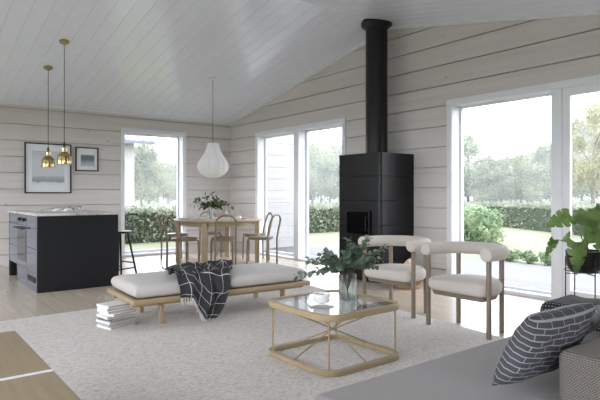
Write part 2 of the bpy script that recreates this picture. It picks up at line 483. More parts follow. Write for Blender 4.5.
# ------------------------------------------------------------------ windows
def frame_ring(mb, ax, p0, p1, a0, a1, z0, z1, w, wb=None):
    """four bars of a frame in a wall plane; ax 'x' = right wall (plane x), 'y' = back wall"""
    wb = w if wb is None else wb
    def bar(a, b, c, d):
        if ax == 'x': mb.box(p0, p1, a, b, c, d)
        else: mb.box(a, b, p0, p1, c, d)
    bar(a0, a1, z1-w, z1); bar(a0, a0+w, z0, z1-w); bar(a1-w, a1, z0, z1-w)
    if wb: bar(a0+w, a1-w, z0, z0+wb)
def window(name, ax, wall, a0, a1, z0, z1, posts=(), panes=(), casing=.075):
    root = bpy.data.objects.new(name, None); COL.objects.link(root); struct(root)
    s = 1
    c = MB(); frame_ring(c, ax, wall-.018, wall+.02, a0-casing+.012, a1+casing-.012, z0-(casing if z0 > .05 else 0), z1+casing-.012, casing, 0)
    c.build('window_casing', M['white'], root, bevel=.004)
    l = MB(); frame_ring(l, ax, wall-.005, wall+TH, a0, a1, z0, z1, .018, .03)
    l.build('window_lining', M['white'], root)
    for (p, q) in posts:
        m = MB()
        if ax == 'x': m.box(wall-.012, wall+TH, p, q, z0+.03, z1-.018)
        else: m.box(p, q, wall-.012, wall+TH, z0+.03, z1-.018)
        m.build('mullion', M['white'], root, bevel=.004)
    for (p, q, d, w) in panes:
        f = MB(); frame_ring(f, ax, wall+d-.025, wall+d+.025, p, q, z0+.03, z1-.018, w, w+.02)
        fo = f.build('sash', M['white'], root, bevel=.003)
        g = MB()
        if ax == 'x': g.add([(wall+d,p+w,z0+.04),(wall+d,q-w,z0+.04),(wall+d,q-w,z1-.03),(wall+d,p+w,z1-.03)], [(0,1,2,3)])
        else: g.add([(p+w,wall+d,z0+.04),(q-w,wall+d,z0+.04),(q-w,wall+d,z1-.03),(p+w,wall+d,z1-.03)], [(0,1,2,3)])
        g.build('glass_pane', M['glass'], fo)
    return root
window('window_1', 'y', YB, *H_BACK, panes=[(H_BACK[0]+.018, H_BACK[1]-.018, .18, .03)], casing=.07)
w = window('window_2', 'x', XR, *H_SMALL, posts=[(7.35,7.49)], panes=[(6.23,7.35,.18,.03),(7.49,8.64,.18,.03)])
w = window('window_3', 'x', XR, *H_BIG, posts=[(2.755,2.87)], panes=[(2.87,4.152,.18,.025),(1.32,2.76,.03,.085)])
m = MB(); m.box(XR-.02, XR+.10, 1.32, 4.152, .0, .045); m.box(XR+.10, XR+.2, 1.32, 4.152, .03, .075); m.build('door_track', M['steel'] if False else M['white'], w, bevel=.004)
# the unseen window walls' frames (left and behind the camera)
window('window_4', 'x', XL-TH, -1.6, 4.4, .0, 2.4, posts=[(1.45,1.55)], panes=[], casing=.07)
window('window_5', 'x', XL-TH, 6.0, 9.5, .0, 2.4, posts=[(7.75,7.85)], panes=[], casing=.07)
window('window_6', 'y', YF-TH, -1.5, 1.6, .0, 2.05, posts=[(0.0,0.1)], panes=[], casing=.07)

# ------------------------------------------------------------------ outside
gz = -.06
b = MB(); b.box(-60, 170, -60, 150, gz-.5, gz-.03); struct(b.build('field', M['field']))
b = MB(); b.add([(-15,-8,gz),(17.2,-8,gz),(17.2,5.5,gz),(20.2,13.6,gz),(-15,13.6,gz)], [(0,1,2,3,4)]); struct(b.build('lawn', M['lawn'], fix=False))
b = MB(); b.box(XR+TH, 8.65, -3, 9.7, -.2, -.03); struct(b.build('terrace_deck', M['deck']))
# wing wall beside the terrace
mb = MB(); z = -.084
while z < 2.8:
    g = .005
    for (za, da, zb, db) in ((z, .01, z+g, 0), (z+g, 0, z+.266-g, 0), (z+.266-g, 0, z+.266, .01)):
        mb.add([(XR+TH,9.75+da,za),(7.7,9.75+da,za),(7.7,9.75+db,zb),(XR+TH,9.75+db,zb)], [(0,1,2,3)])
    z += .266
mb.box(XR+TH, 7.7, 9.762, 9.95, -.084, z); struct(mb.build('wall_terrace', M['wallOut'], fix=False))

def rquad(mb, c, size, asp, rg):
    a = Vector((rg.gauss(0,1), rg.gauss(0,1), rg.gauss(0,1))).normalized()
    t = a.orthogonal().normalized(); t = Matrix.Rotation(rg.uniform(0, 2*PI), 3, a) @ t
    s = a.cross(t)
    L = size*rg.uniform(.7,1.3); W = L*asp
    n_ = len(mb.v)
    mb.v += [c-t*L*.5, c+s*W*.5, c+t*L*.5, c-s*W*.5]; mb.f.append([n_, n_+1, n_+2, n_+3])
def make_tree(name, label, mat, seed, loc, h, wd, leaves=7000, low=.03, group=None, sparse=1.0, lsize=.036):
    rg = random.Random(seed)
    root = thing(name, label, 'tree', loc, rg.uniform(0,6), group)
    fo = MB(); bo = MB()
    lobes = []
    for i in range(26):
        a = rg.uniform(0, 2*PI); t = rg.random()
        zc = low+(.95-low)*(.12+.8*t)
        rr = .36*math.sin(PI*min(1, (.30+.70*(zc-low)/(1-low))))**.6*rg.uniform(.3,1)
        lobes.append((Vector((math.cos(a)*rr, math.sin(a)*rr, zc)), rg.uniform(.08,.16)*sparse))
    lobes.append((Vector((0,0,.86)), .12))
    for i in range(leaves):
        c, r = rg.choice(lobes)
        d = Vector((rg.gauss(0,1), rg.gauss(0,1), rg.gauss(0,1))).normalized()*r*(rg.random()**.4)
        rquad(fo, (c+d), lsize, .7, rg)
    bo.tube([(0,0,-.02),(.01,0,.2),(-.01,.01,.5),(0,0,.82)], [.022,.018,.012,.004], 7)
    for c, r in lobes[:9]:
        z0 = max(.12, c.z-.22)
        bo.tube([(0,0,z0),(c.x*.5,c.y*.5,(z0+c.z)/2+.01),tuple(c)], [.009,.006,.002], 5)
    S = Matrix.Diagonal((wd, wd, h, 1))
    for m_ in (fo, bo): m_.v = [S @ p for p in m_.v]
    fo.build('foliage', mat, root, fix=False); bo.build('trunk', M['bole'], root, smooth=3.2, fix=False)
    return root
G_T = 'trees of the hazy treeline beyond the field'
protos = [make_tree('deciduous_tree', 'pale green tree in the misty treeline beyond the field', M['tree'], 3, (60,60,gz), 8.5, 8.5, group=G_T),
          make_tree('deciduous_tree', 'pale green tree in the misty treeline beyond the field', M['tree'], 5, (64,60,gz), 8.0, 9.0, group=G_T),
          make_tree('deciduous_tree', 'yellowish tree standing in the misty treeline beyond the field', M['treey'], 9, (68,60,gz), 8.5, 8.0, group='yellowish trees of the treeline')]
TREES = [
    (22.8, 58.3, 6.6, 0, 1), (27.4, 67.4, 6.9, 2, 1), (27.5, 75.0, 6.3, 1, 1.0), (33.2, 78.1, 5.1, 0, 1.0),
    (31.9, 71.5, 5.4, 1, 1.0), (38.3, 81.8, 6.2, 0, 1.0), (43.2, 88.1, 7.6, 2, 1.0), (44.7, 56.5, 7.1, 1, 1.0),
    (50.7, 61.9, 8.3, 1, 1.0), (56.9, 67.2, 8.4, 0, 1.0), (64.7, 73.8, 10.1, 0, 1.0), (72.8, 80.2, 10.4, 0, 1.0),
    (81.1, 86.4, 11.2, 0, 1.0), (50.5, 51.9, 7.1, 1, 1.0), (57.3, 56.7, 7.0, 1, 1.0), (63.7, 59.4, 7.0, 0, 1.0),
    (71.8, 63.2, 8.7, 2, 1.0), (56.7, 47.0, 6.8, 0, 1.0), (63.3, 49.5, 6.4, 1, 1.0), (69.9, 52.0, 8.0, 0, 1.0),
    (79.5, 57.2, 11.5, 1, 1.0), (90.0, 61.7, 11.8, 1, 1.0), (63.8, 41.5, 4.9, 1, 1.0), (70.1, 44.2, 6.0, 1, 1.0),
    (76.8, 46.6, 5.8, 1, 1.0), (83.6, 48.9, 7.2, 1, 1.0), (67.9, 38.3, 6.1, 1, 1.0), (92.0, 49.9, 8.3, 0, 1.0),
    (75.9, 39.7, 7.6, 1, 1.0), (100.6, 50.8, 10.1, 2, 1.0), (84.1, 40.9, 8.4, 1, 1.0), (112.0, 52.1, 13.1, 1, 1.0),
    (126.2, 56.2, 16.6, 1, 1.0), (94.1, 38.1, 13.3, 2, 1.0), (78.3, 30.2, 10.1, 1, 1.0), (106.1, 38.9, 11.2, 0, 1.0),
    (32.0, 84.1, 4.7, 1, 0.85), (36.3, 91.0, 6.7, 1, 0.85), (40.7, 97.6, 6.1, 1, 0.85), (45.4, 104.1, 5.9, 0, 0.85),
    (50.3, 110.5, 7.2, 1, 0.85), (55.3, 116.7, 7.6, 0, 0.85), (70.5, 89.6, 7.4, 1, 0.85), (77.3, 94.4, 6.5, 0, 0.85),
    (63.8, 66.9, 5.4, 0, 0.85), (97.9, 68.1, 5.8, 0, 0.85), (106.6, 71.5, 8.2, 0, 0.85), (99.4, 61.9, 7.1, 1, 0.85),
    (115.7, 69.5, 7.6, 1, 0.85), (108.3, 62.6, 6.6, 0, 0.85), (115.6, 62.0, 6.4, 0, 0.85), (72.5, 34.7, 5.1, 0, 0.85),
    (86.5, 33.9, 5.4, 0, 0.85), (114.0, 42.9, 5.8, 1, 0.85), (48.4, 20.6, 9.0, 2, 1),
]
rt = random.Random(21)
for i, (x, y, h, k, w) in enumerate(TREES):
    p = protos[k]; base = (8.5, 8.0, 8.5)[k]
    s = h*1.13/base
    if i == len(TREES)-1:
        make_tree('deciduous_tree', 'nearest and tallest yellowish tree beyond the sliding door, branches showing', M['treey'], 13, (x,y,gz), h*1.08, h*.95, 9500, .12, None, .8, .026)
    else:
        ww = s*w*rt.uniform(.86,.93)
        dup(p, (x,y,gz), rt.uniform(0,6.28), scale=(ww,ww,s))
for p in protos:
    for ch in list(p.children): bpy.data.objects.remove(ch)
    bpy.data.objects.remove(p)
# clipped hedge: two runs meeting at a corner
def hedge(name, label, ax, ay, bx, by, h, w, dens, seed):
    rg = random.Random(seed)
    root = thing(name, label, 'hedge', (ax,ay,gz), math.atan2(by-ay, bx-ax))
    L = math.hypot(bx-ax, by-ay)
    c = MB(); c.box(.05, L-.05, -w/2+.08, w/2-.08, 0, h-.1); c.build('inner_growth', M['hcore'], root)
    fo = MB()
    for i in range(int(L*(h+w+h*.3)*dens)):
        u = rg.random()*L; k = rg.random()*(h+w+.3*h)
        if k < h: p = Vector((u, -w/2+rg.gauss(.02,.045), k))
        elif k < h+w: p = Vector((u, -w/2+(k-h), h+rg.gauss(-.04,.05)))
        else: p = Vector((u, w/2-.02, (k-h-w)/.3))
        rquad(fo, p, .10, .55, rg)
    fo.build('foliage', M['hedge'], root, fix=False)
hedge('clipped_hedge', 'long clipped hedge running behind the house, seen through the back window', -4, 13.25, 18.9, 13.42, .86, .7, 330, 1)
hedge('clipped_hedge', 'clipped hedge crossing the lawn beyond the sliding door', 15.0, 4.5, 19.6, 12.45, .86, .7, 330, 2)
def shrub(name, label, loc, rx, rz_, n_, seed, size, mat, group=None):
    rg = random.Random(seed); root = thing(name, label, 'shrub', loc, 0, group)
    fo = MB(); st = MB()
    lob = [(Vector((rg.uniform(-.6,.6)*rx, rg.uniform(-.6,.6)*rx, rg.uniform(.25,.8)*rz_)), rg.uniform(.3,.45)*rx) for _ in range(14)]
    for i in range(n_):
        c, r = rg.choice(lob); d = Vector((rg.gauss(0,1), rg.gauss(0,1), rg.gauss(0,1))).normalized()*r*rg.random()**.3
        p = c+d; p.z = max(.02, p.z); rquad(fo, p, size, .45, rg)
    for c, r in lob: st.tube([(0,0,-.02), (c.x*.4,c.y*.4,c.z*.5), tuple(c)], [.02,.014,.006], 5)
    fo.build('foliage', mat, root, fix=False); st.build('stems', M['bole'], root, smooth=3.2, fix=False)
shrub('round_shrub', 'rounded spreading shrub on the lawn beyond the sliding door', (11.6,7.75,gz), .82, .86, 3400, 5, .12, M['shrub'])
for i, (x, y) in enumerate(((8.95,5.6),(9.0,5.25),(8.95,4.9),(9.0,4.55),(9.02,4.2),(8.98,3.85),(9.0,3.5),(9.02,3.15))):
    shrub('edging_plant', 'low leafy plant in the row edging the terrace deck', (x,y,gz), .172, .24, 380, 40+i, .07, M['shrub'], 'low plants edging the deck')
# outbuilding seen through the back window
hb = thing('garden_building', 'pale timber outbuilding with ribbed grey roof beyond the hedge', 'building', (6,29,gz))
mb = MB(); z = 0
for k in range(15):
    mb.box(-4, 4.0, -2.5, 2.5, z+.006, z+.26); z += .266
mb.box(-3.99, 3.99, -2.49, 2.49, 0, 3.9); mb.build('log_wall', M['wallOut'], hb)
mb = MB(); mb.add([(-5,-3.4,3.75),(4.75,-3.4,3.75),(4.75,0,4.8),(-5,0,4.8),(-5,3.4,3.75),(4.75,3.4,3.75),(-5,-3.4,3.9),(4.75,-3.4,3.9),(4.75,0,4.95),(-5,0,4.95),(-5,3.4,3.9),(4.75,3.4,3.9)],
    [(0,1,2,3),(3,2,5,4),(6,9,8,7),(9,10,11,8),(0,6,7,1),(4,5,11,10),(1,7,8,2),(2,8,11,5),(0,3,9,6),(3,4,10,9)])
for k in range(22): mb.box(-4.9+k*.45, -4.85+k*.45, -3.38, -3.3, 3.9, 3.97)
mb.build('roof', plain('ribbed_roof', srgb(92,97,108), .5), hb)

n = NT('morning_haze'); vs_ = n.node('VolumeScatter'); vs_.inputs['Color'].default_value = (.97,.985,1,1); vs_.inputs['Density'].default_value = .0025; vs_.inputs['Anisotropy'].default_value = .2
n.link(vs_.outputs[0], n.out.inputs['Volume'])
b = MB(); b.box(-40, 160, 15.5, 140, gz-.02, 13); b.box(21, 160, -55, 15.5, gz-.02, 13)
hz = b.build('morning_haze', n.m); struct(hz)

# ------------------------------------------------------------------ rug
mb = MB(); mb.puff([(-1.2,.9),(3.72,.9),(4.26,5.56),(-1.2,5.36)], [(0,0),(0,.008),(.006,.013)])
rug = mb.build('area_rug', M['rug']); tag(rug, 'large pale flecked wool rug under the coffee table and bench', 'rug')
RUG = .013

# ------------------------------------------------------------------ kitchen island
isl = thing('kitchen_island', 'charcoal kitchen island with plain dark end panel', 'kitchen island', (1.40,6.78,0))
mb = MB(); mb.box(.0, .95, 0, .022, 0, .90); mb.build('end_panel', M['char'], isl, bevel=.002)
mb = MB(); mb.box(.62, .95, .023, 1.78, 0, .90); mb.box(0, .62, 1.757, 1.78, 0, .90); mb.build('carcass', M['char'], isl, bevel=.002)
wt = MB(); wt.box(-.012+1.4, 2.36, 6.768, 8.57, .901, .931); o = wt.build('worktop', M['marble'], bevel=.004)
tag(o, 'thin grey marble worktop covering the charcoal island', 'worktop')
def unit(name, label, y0, y1, fronts, niche=False):
    r = thing(name, label, 'cabinet', (1.402,y0,0))
    w = y1-y0
    b = MB(); b.box(.022, .605, .002, w-.002, .22, .899); b.build('cabinet_body', M['char'], r)
    p = MB()
    if niche:
        p.add([(x_,y_,z_) for z_ in (0,.219) for (x_,y_) in ((.012,.002),(.32,.002),(.32,w-.002),(.012,w-.002),(.012,w-.03),(.30,w-.03),(.30,.10),(.012,.10))], [(7,6,5,4,3,2,1,0),tuple(range(8,16))]+[(k_,(k_+1)%8,8+(k_+1)%8,8+k_) for k_ in range(8)])
    else: p.box(.004, .022, .002, w-.002, 0, .219)
    p.build('plinth', M['char_lit'] if not niche else M['char'], r)
    for (z0, z1) in fronts:
        d = MB(); d.box(0, .02, .003, w-.003, z0+.002, z1-.002); d.build('drawer', M['char_lit'], r, bevel=.0015)
    return r
u = unit('base_cabinet', 'charcoal drawer cabinet, window light in its front colour, at the near end of the island, right of the oven', 6.804, 7.37, [(.22,.505),(.505,.75),(.75,.898)])
g = MB(); g.box(-.004, .0035, .10, .50, .10, .165)
for k in range(5): g.box(-.006, -.0041, .11, .49, .107+k*.011, .112+k*.011)
g.build('vent_grille', M['blackmetal'], u)
unit('base_cabinet', 'charcoal drawer cabinet, window light in its front colour, at the far end of the island, left of the oven', 7.98, 8.534, [(.22,.46),(.46,.76),(.76,.898)], True)
ov = thing('built_in_oven', 'built-in oven with dark glass door and bar handle in the island', 'oven', (1.402,7.374,0))
b = MB(); b.box(.022, .60, .002, .602, .22, .899); b.build('oven_body', M['blackmetal'], ov)
b = MB(); b.box(.004, .022, .002, .602, 0, .219); b.build('plinth', M['char_lit'], ov)
b = MB(); b.box(0, .021, .004, .600, .765, .897); cp = b.build('control_panel', M['char_lit'], ov, bevel=.0015)
for yy in (.15, .40):
    k = MB(); k.tube([(-.028,yy,.835),(.0,yy,.835)], [.019,.022], 16); k.build('knob', M['blackmetal'], cp, smooth=.7)
b = MB(); b.box(0, .021, .004, .600, .225, .762); dr = b.build('oven_door', M['char_lit'], ov, bevel=.0015)
b = MB(); b.box(-.004, .0, .03, .574, .30, .70); b.build('oven_glass', M['ovenglass'], dr, bevel=.002)
b = MB(); b.tube([(-.045,.05,.725),(-.045,.55,.725)], .011, 12); b.tube([(-.045,.09,.725),(.0,.09,.725)], .008, 8); b.tube([(-.045,.51,.725),(0,.51,.725)], .008, 8)
b.build('door_handle', M['blackmetal'], dr, smooth=.7)
# open magazines on the worktop
def magazine(name, label, loc, rz, w=.22, d=.29, h=.012, sheet=M['mag']):
    r = thing(name, label, 'magazine', loc, rz)
    b = MB(); n_ = 8
    for s in (-1, 1):
        prev = None; vs = []
        for i in range(n_+1):
            t = i/n_; x = s*(t*w); z = .004+h*2.2*math.sin(min(1,t*2.6)*PI/2)*(1-.55*t)
            vs += [(x,-d/2,z),(x,d/2,z)]
        bse = len(vs); vs += [(q[0],q[1],0.001) for q in vs[:bse]]
        fs = []
        for i in range(n_):
            a = 2*i; fs += [(a,a+1,a+3,a+2), (bse+a,bse+a+2,bse+a+3,bse+a+1), (a,a+2,bse+a+2,bse+a), (a+1,bse+a+1,bse+a+3,a+3)]
        a = 2*n_; fs.append((a,a+1,bse+a+1,bse+a))
        b.add(vs, fs)
    b.build('pages', sheet, r, smooth=.8)
    return r
magazine('open_magazine', 'open printed magazine lying on the marble worktop', (2.0,7.75,.932), .9, .2, .28, .032)
magazine('folded_newspaper', 'pale folded paper lying beside the open magazine on the worktop', (1.78,7.98,.932), 2.3, .14, .24, .012, M['cover2'])
# ------------------------------------------------------------------ bar stool
st = thing('bar_stool', 'black round-seated bar stool beside the island', 'stool', (2.59,7.42,0), .35)
s = MB(); s.lathe([(0,.615),(.15,.615),(.168,.622),(.172,.634),(.165,.646),(.14,.65),(0,.645)], 28); s.build('seat', M['blackmetal'], st, smooth=.8)
legs = []
for k in range(4):
    a = PI/4+k*PI/2; ca, sa = math.cos(a), math.sin(a)
    l = MB(); l.tube([(ca*.235,sa*.235,0),(ca*.11,sa*.11,.618)], [.012,.015], 10); l.build('leg', M['blackmetal'], st, smooth=.8)
    legs.append((ca,sa))
for i in range(4):
    (a, b_), (c, d) = legs[i], legs[(i+1) % 4]
    z = .13 if i % 2 == 0 else .2; q = .235-.125*z/.618
    f = MB(); f.tube([(a*q,b_*q,z),(c*q,d*q,z)], .009, 8); f.build('foot_rail', M['blackmetal'], st, smooth=.8)

# ------------------------------------------------------------------ pictures
def picture(name, label, x0, x1, z0, z1, px0, px1, pz0, pz1, mat):
    cx, cz = (x0+x1)/2, (z0+z1)/2
    r = thing(name, label, 'picture', (cx, YB-.001, cz))
    f = MB(); w = .018
    for (a, b_, c, d) in ((x0,x1,z1-w,z1),(x0,x1,z0,z0+w),(x0,x0+w,z0+w,z1-w),(x1-w,x1,z0+w,z1-w)): f.box(a-cx,b_-cx,-.035,0,c-cz,d-cz)
    f.build('frame', M['blackmetal'], r, bevel=.002)
    m = MB(); m.box(x0+w-cx, x1-w-cx, -.012, -.002, z0+w-cz, z1-w-cz); m.build('mount', M['mat'], r)
    p = MB(); p.box(px0-cx, px1-cx, -.0135, -.012, pz0-cz, pz1-cz); p.build('print', mat, r)
picture('framed_picture', 'large framed misty landscape print behind the brass pendants', 1.81, 2.54, 1.18, 2.02, 1.925, 2.43, 1.30, 1.89, M['print1'])
picture('framed_picture', 'small framed grey landscape print to the right of the large one', 2.61, 3.00, 1.57, 1.99, 2.70, 2.93, 1.655, 1.86, M['print2'])

# ------------------------------------------------------------------ pendants
def brass_pendant(label, x, y, zb):
    zt = roof(y)
    r = thing('brass_pendant', label, 'pendant lamp', (x, y, zb))
    s = MB(); s.lathe([(.088,0),(.092,.004),(.092,.012),(.087,.018),(.085,.095),(.088,.102),(.082,.112),(.05,.15),(.034,.162),(.030,.166),(.030,.172),(.034,.178),(.034,.215),(.026,.226),(.02,.23),(0,.231)], 40)
    s.lathe([(.087,.001),(.082,.02),(.08,.1),(.046,.145),(0,.155)], 40)
    s.build('lamp_shade', M['brass'], r, smooth=.45, fix=False)
    h = MB(); h.lathe([(.012,.229),(.014,.235),(.012,.28),(.004,.285),(0,.286)], 12); h.build('cord_grip', M['blackmetal'], r, smooth=.8)
    b = MB(); b.lathe([(0,.04),(.022,.055),(.03,.08),(.02,.11),(.014,.165),(0,.166)], 16); b.build('bulb', M['china'], r, smooth=2)
    c = MB(); c.tube([(0,0,.28),(0,0,zt-zb-.02)], .0042, 6); c.build('cord', M['blackmetal'], r, smooth=.8)
    k = MB(); tilt = R(-math.atan(SL), 'X')
    k.lathe([(.012,-.055),(.016,-.05),(.03,-.034),(.05,-.028),(.06,-.02),(.062,-.004),(.06,.0),(0,.001)], 28, M=T((0,0,zt-zb-.001)) @ tilt)
    k.build('ceiling_rose', M['brass'], r, smooth=.7)
brass_pendant('bell shaped brass pendant nearer the picture wall, the left of the pair', 1.83, 8.16, 1.545)
brass_pendant('bell shaped brass pendant nearer the room, the right of the pair', 1.83, 7.30, 1.545)
# large ribbed white pendant over the dining table
px_, py_ = 4.22, 7.71
zt = roof(py_)
r = thing('cocoon_pendant', 'large white ribbed onion shaped pendant over the dining table', 'pendant lamp', (px_,py_,1.43))
prof = [(.055,.0),(.11,.012),(.18,.05),(.235,.11),(.258,.175),(.245,.24),(.20,.31),(.155,.38),(.122,.45),(.105,.51),(.10,.555),(.085,.565),(.02,.57)]
mb = MB(); nseg = 14*6; vs = []
for (rr, z) in prof:
    for k in range(nseg):
        a = 2*PI*k/nseg; t = (k % 6)/6
        q = rr*(.92+.10*math.sin(PI*t)*min(1, rr/.12)); vs.append((q*math.cos(a), q*math.sin(a), z))
fs = [(i*nseg+k, i*nseg+(k+1) % nseg, (i+1)*nseg+(k+1) % nseg, (i+1)*nseg+k) for i in range(len(prof)-1) for k in range(nseg)]
mb.add(vs, fs); mb.build('lamp_shade', M['shade'], r, smooth=.5)
mb = MB(); mb.tube([(0,0,.569),(0,0,zt-1.43-.01)], .004, 6); mb.build('cord', M['blackmetal'], r)
mb = MB(); mb.lathe([(.012,-.03),(.05,-.026),(.055,-.004),(0,.001)], 24, M=T((0,0,zt-1.43-.002)) @ R(-math.atan(SL),'X')); mb.build('ceiling_rose', M['white'], r, smooth=.7)

# ------------------------------------------------------------------ dining table and chairs
TX, TY = 4.53, 8.10
dt = thing('dining_table', 'round pale oak dining table with broad plank legs', 'table', (TX,TY,0))
mb = MB(); mb.lathe([(0,.700),(.725,.700),(.76,.712),(.767,.722),(.767,.732),(.763,.738),(0,.738)], 72); mb.build('tabletop', M['oakpale'], dt, smooth=.5)
mb = MB(); mb.lathe([(.60,.632),(.63,.632),(.63,.6995),(.60,.6995)], 64); mb.add([], []); mb.build('apron', M['oakpale'], dt, smooth=.6)
for (lx, ly) in ((-.50,-.47),(-.53,.44),(.51,-.46),(.47,.48)):
    a = math.atan2(ly, lx)
    mb = MB(); mb.box(-.036, .036, -.045, .045, 0, .6995, M=T((lx,ly,0)) @ R(a+PI/2 if False else a)); mb.build('leg', M['oakpaleZ'], dt, bevel=.008)
def make_chair(label, loc, rz):
    """bentwood chair; local origin = midpoint between rear feet, +Y = front"""
    r = thing('dining_chair', label, 'chair', loc, rz, None)
    w = .158
    pts = [(-w,0,0),(-w,.004,.2),(-w,.004,.42),(-w,-.02,.55),(-w+.004,-.055,.68)]
    for i in range(1, 12):
        a = PI-PI*i/12; pts.append((math.cos(a)*(w-.006), -.062-.02*math.sin(a), .70+.105*math.sin(a)))
    pts += [(w-.004,-.055,.68),(w,-.02,.55),(w,.004,.42),(w,.004,.2),(w,0,0)]
    mb = MB(); mb.tube(pts, .0155, 10); mb.build('back_hoop', M['bent'], r, smooth=.8)
    ol = []
    for i in range(36):
        a = 2*PI*i/36; c, s = math.cos(a), math.sin(a)
        e = 2.8; q = (abs(c)**e+abs(s)**e)**(-1/e)
        ol.append((q*c*(.175+.02*s), .205+q*s*.195))
    mb = MB(); mb.puff(ol, [(.006,.432),(0,.437),(0,.448),(.006,.453),(.05,.451),(.12,.447)]); mb.build('seat', M['bent'], r, smooth=.7)
    mb = MB(); mb.puff(ol, [(.02,.405),(.02,.4315)]); mb.build('seat_frame', M['bent'], r, smooth=.6)
    for s in (-1, 1):
        mb = MB(); mb.tube([(s*.172,.365,0),(s*.17,.36,.25),(s*.166,.355,.39),(s*.155,.345,.42)], .015, 10); mb.build('leg', M['bent'], r, smooth=.8)
    return r
CH = [((4.225,7.31), 'dining chair with its hoop back squarely to the bench, centre front of the table'),
      ((4.99,7.12), 'dining chair on the window side of the table, the nearer of two'),
      ((5.37,7.86), 'dining chair on the window side of the table, the farther of two'),
      ((3.55,7.79), 'dining chair on the island side of the table, the nearer of two'),
      ((3.88,8.86), 'dining chair on the island side of the table, the farther of two'),
      ((4.86,9.05), 'dining chair behind the table, against the corner walls, mostly hidden')]
FACE = [None, None, None, (1,.12), (1,-.12), None]
first = None
for ((x, y), lab), fc in zip(CH, FACE):
    dx, dy = fc if fc else (TX-x, TY-y)
    a = math.atan2(dy, dx)-PI/2
    if first is None: first = make_chair(lab, (x,y,0), a); first.scale = (1.03,1.03,1.03); first['group'] = 'bentwood chairs around the dining table'
    else: dup(first, (x,y,0), a, lab)
TT = .738
# on the dining table: glass vase with foliage, small glass, plates
def leaf_pts(mb, p, d, up, L, W, n=5, fold=.15, droop=.25):
    """one leaf: midrib from p along d"""
    d = d.normalized(); s = d.cross(up)
    if s.length < 1e-4: s = d.orthogonal()
    s.normalize(); u = s.cross(d)
    b = len(mb.v)
    for i in range(n+1):
        t = i/n; w = W*math.sin(PI*(t**.8))*.5+.0005
        c = p+d*(L*t)-u*(droop*L*t*t)
        mb.v += [c-s*w+u*(fold*w), c.copy(), c+s*w+u*(fold*w)]
    for i in range(n):
        a = b+3*i; mb.f += [[a,a+1,a+4,a+3],[a+1,a+2,a+5,a+4]]
def bouquet(name, label, cat, loc, branches, leafmat_, stemmat, L, W, seed, step, mouth=(.04,.18)):
    rg = random.Random(seed)
    r = thing(name, label, cat, loc)
    for pts in branches:
        pts = [Vector(p) for p in pts]
        sm = []
        hd = Vector((pts[2].x, pts[2].y, 0)); hd = hd.normalized()*min(mouth[0], hd.length)
        rim = Vector((hd.x, hd.y, mouth[1])); base = Vector((-hd.x*.35, -hd.y*.35, 0))
        ctl = rim+(rim-base)*.45
        for i in range(17):
            if i < 5: sm.append(base.lerp(rim, i/4))
            else:
                t = (i-4)/12; a = rim.lerp(ctl, t); b_ = ctl.lerp(pts[2], t); sm.append(a.lerp(b_, t))
        st_ = MB(); st_.tube(sm, [.0028-.0018*i/16 for i in range(17)], 5); so = st_.build('branch', stemmat, r, smooth=3.2)
        lf = MB(); n_ = int(step)
        for j in range(n_):
            t = .40+.60*j/max(1, n_-1); k = min(15, int(t*16)); p = sm[k].lerp(sm[k+1], t*16-k); d = (sm[k+1]-sm[k]).normalized()
            o1 = d.orthogonal().normalized()
            ph = j*PI/2+rg.uniform(-.4,.4)
            for s in (0, PI):
                q = Matrix.Rotation(ph+s, 3, d) @ o1
                dd = q*.8+d*.55+Vector((0,0,rg.uniform(-.3,.2)))
                up = Vector((rg.uniform(-.6,.6), rg.uniform(-.6,.6), 1))
                sz = rg.uniform(.75,1.15)*(1.05-.35*t)
                leaf_pts(lf, p, dd, up, L*sz, W*sz, 5, .1, .15)
        lf.build('leaves', leafmat_, so, smooth=3.2, fix=False)
    return r
def glass_vessel(name, label, cat, loc, r0, r1, h, th=.003, mat=None):
    r = thing(name, label, cat, loc)
    mb = MB(); mb.lathe([(0,0),(r0*.94,0),(r0,.006),(r1,h),(r1-th,h),(r0-th,.012),(0,.01)], 32); mb.build('glass_wall', mat or M['vglass'], r, smooth=.9, fix=False)
    return r
glass_vessel('glass_vase', 'small clear glass vase holding greenery on the dining table', 'vase', (4.36,8.06,TT+.001), .045, .05, .16)
bouquet('greenery_bunch', 'leafy green bunch in the vase on the dining table', 'plant', (4.36,8.06,TT+.02), [
    ((0,0,0),(.0,.0,.2),(.05,-.02,.42)), ((0,0,0),(-.06,.04,.18),(-.2,.10,.30)), ((0,0,0),(-.04,-.03,.2),(-.12,-.06,.38)),
    ((0,0,0),(.08,-.06,.18),(.2,-.14,.27)), ((0,0,0),(.05,.02,.2),(.13,.02,.34)), ((0,0,0),(-.05,.06,.16),(-.25,.22,.2)), ((0,0,0),(.03,-.05,.16),(.08,-.12,.28)), ((0,0,0),(.06,-.06,.15),(.30,-.2,.2))],
    M['tleaf'], M['stem'], .115, .075, 11, 7, (.028,.15))
glass_vessel('drinking_glass', 'small clear drinking glass left of the vase on the dining table', 'glass', (4.18,8.16,TT+.001), .03, .034, .10)
glass_vessel('drinking_glass', 'taller clear glass to the right of the vase on the dining table', 'glass', (4.62,7.98,TT+.001), .03, .036, .14)
def plate(name, label, loc, r_, mat=M['china']):
    mb = MB(); mb.lathe([(0,0),(r_*.6,0),(r_,.016),(r_,.02),(r_*.6,.006),(0,.006)], 36)
    o = mb.build(name, mat, smooth=.8); o.location = loc; tag(o, label, name.replace('_',' ').split()[-1]); return o
plate('white_plate', 'white plate near the island side edge of the dining table', (4.0,8.30,TT+.001), .12)
plate('serving_plate', 'second white plate near the window side edge of the dining table', (4.85,7.9,TT+.001), .13)
r = thing('white_cup', 'white cup standing on the window side of the dining table', 'cup', (4.72,7.72,TT+.001))
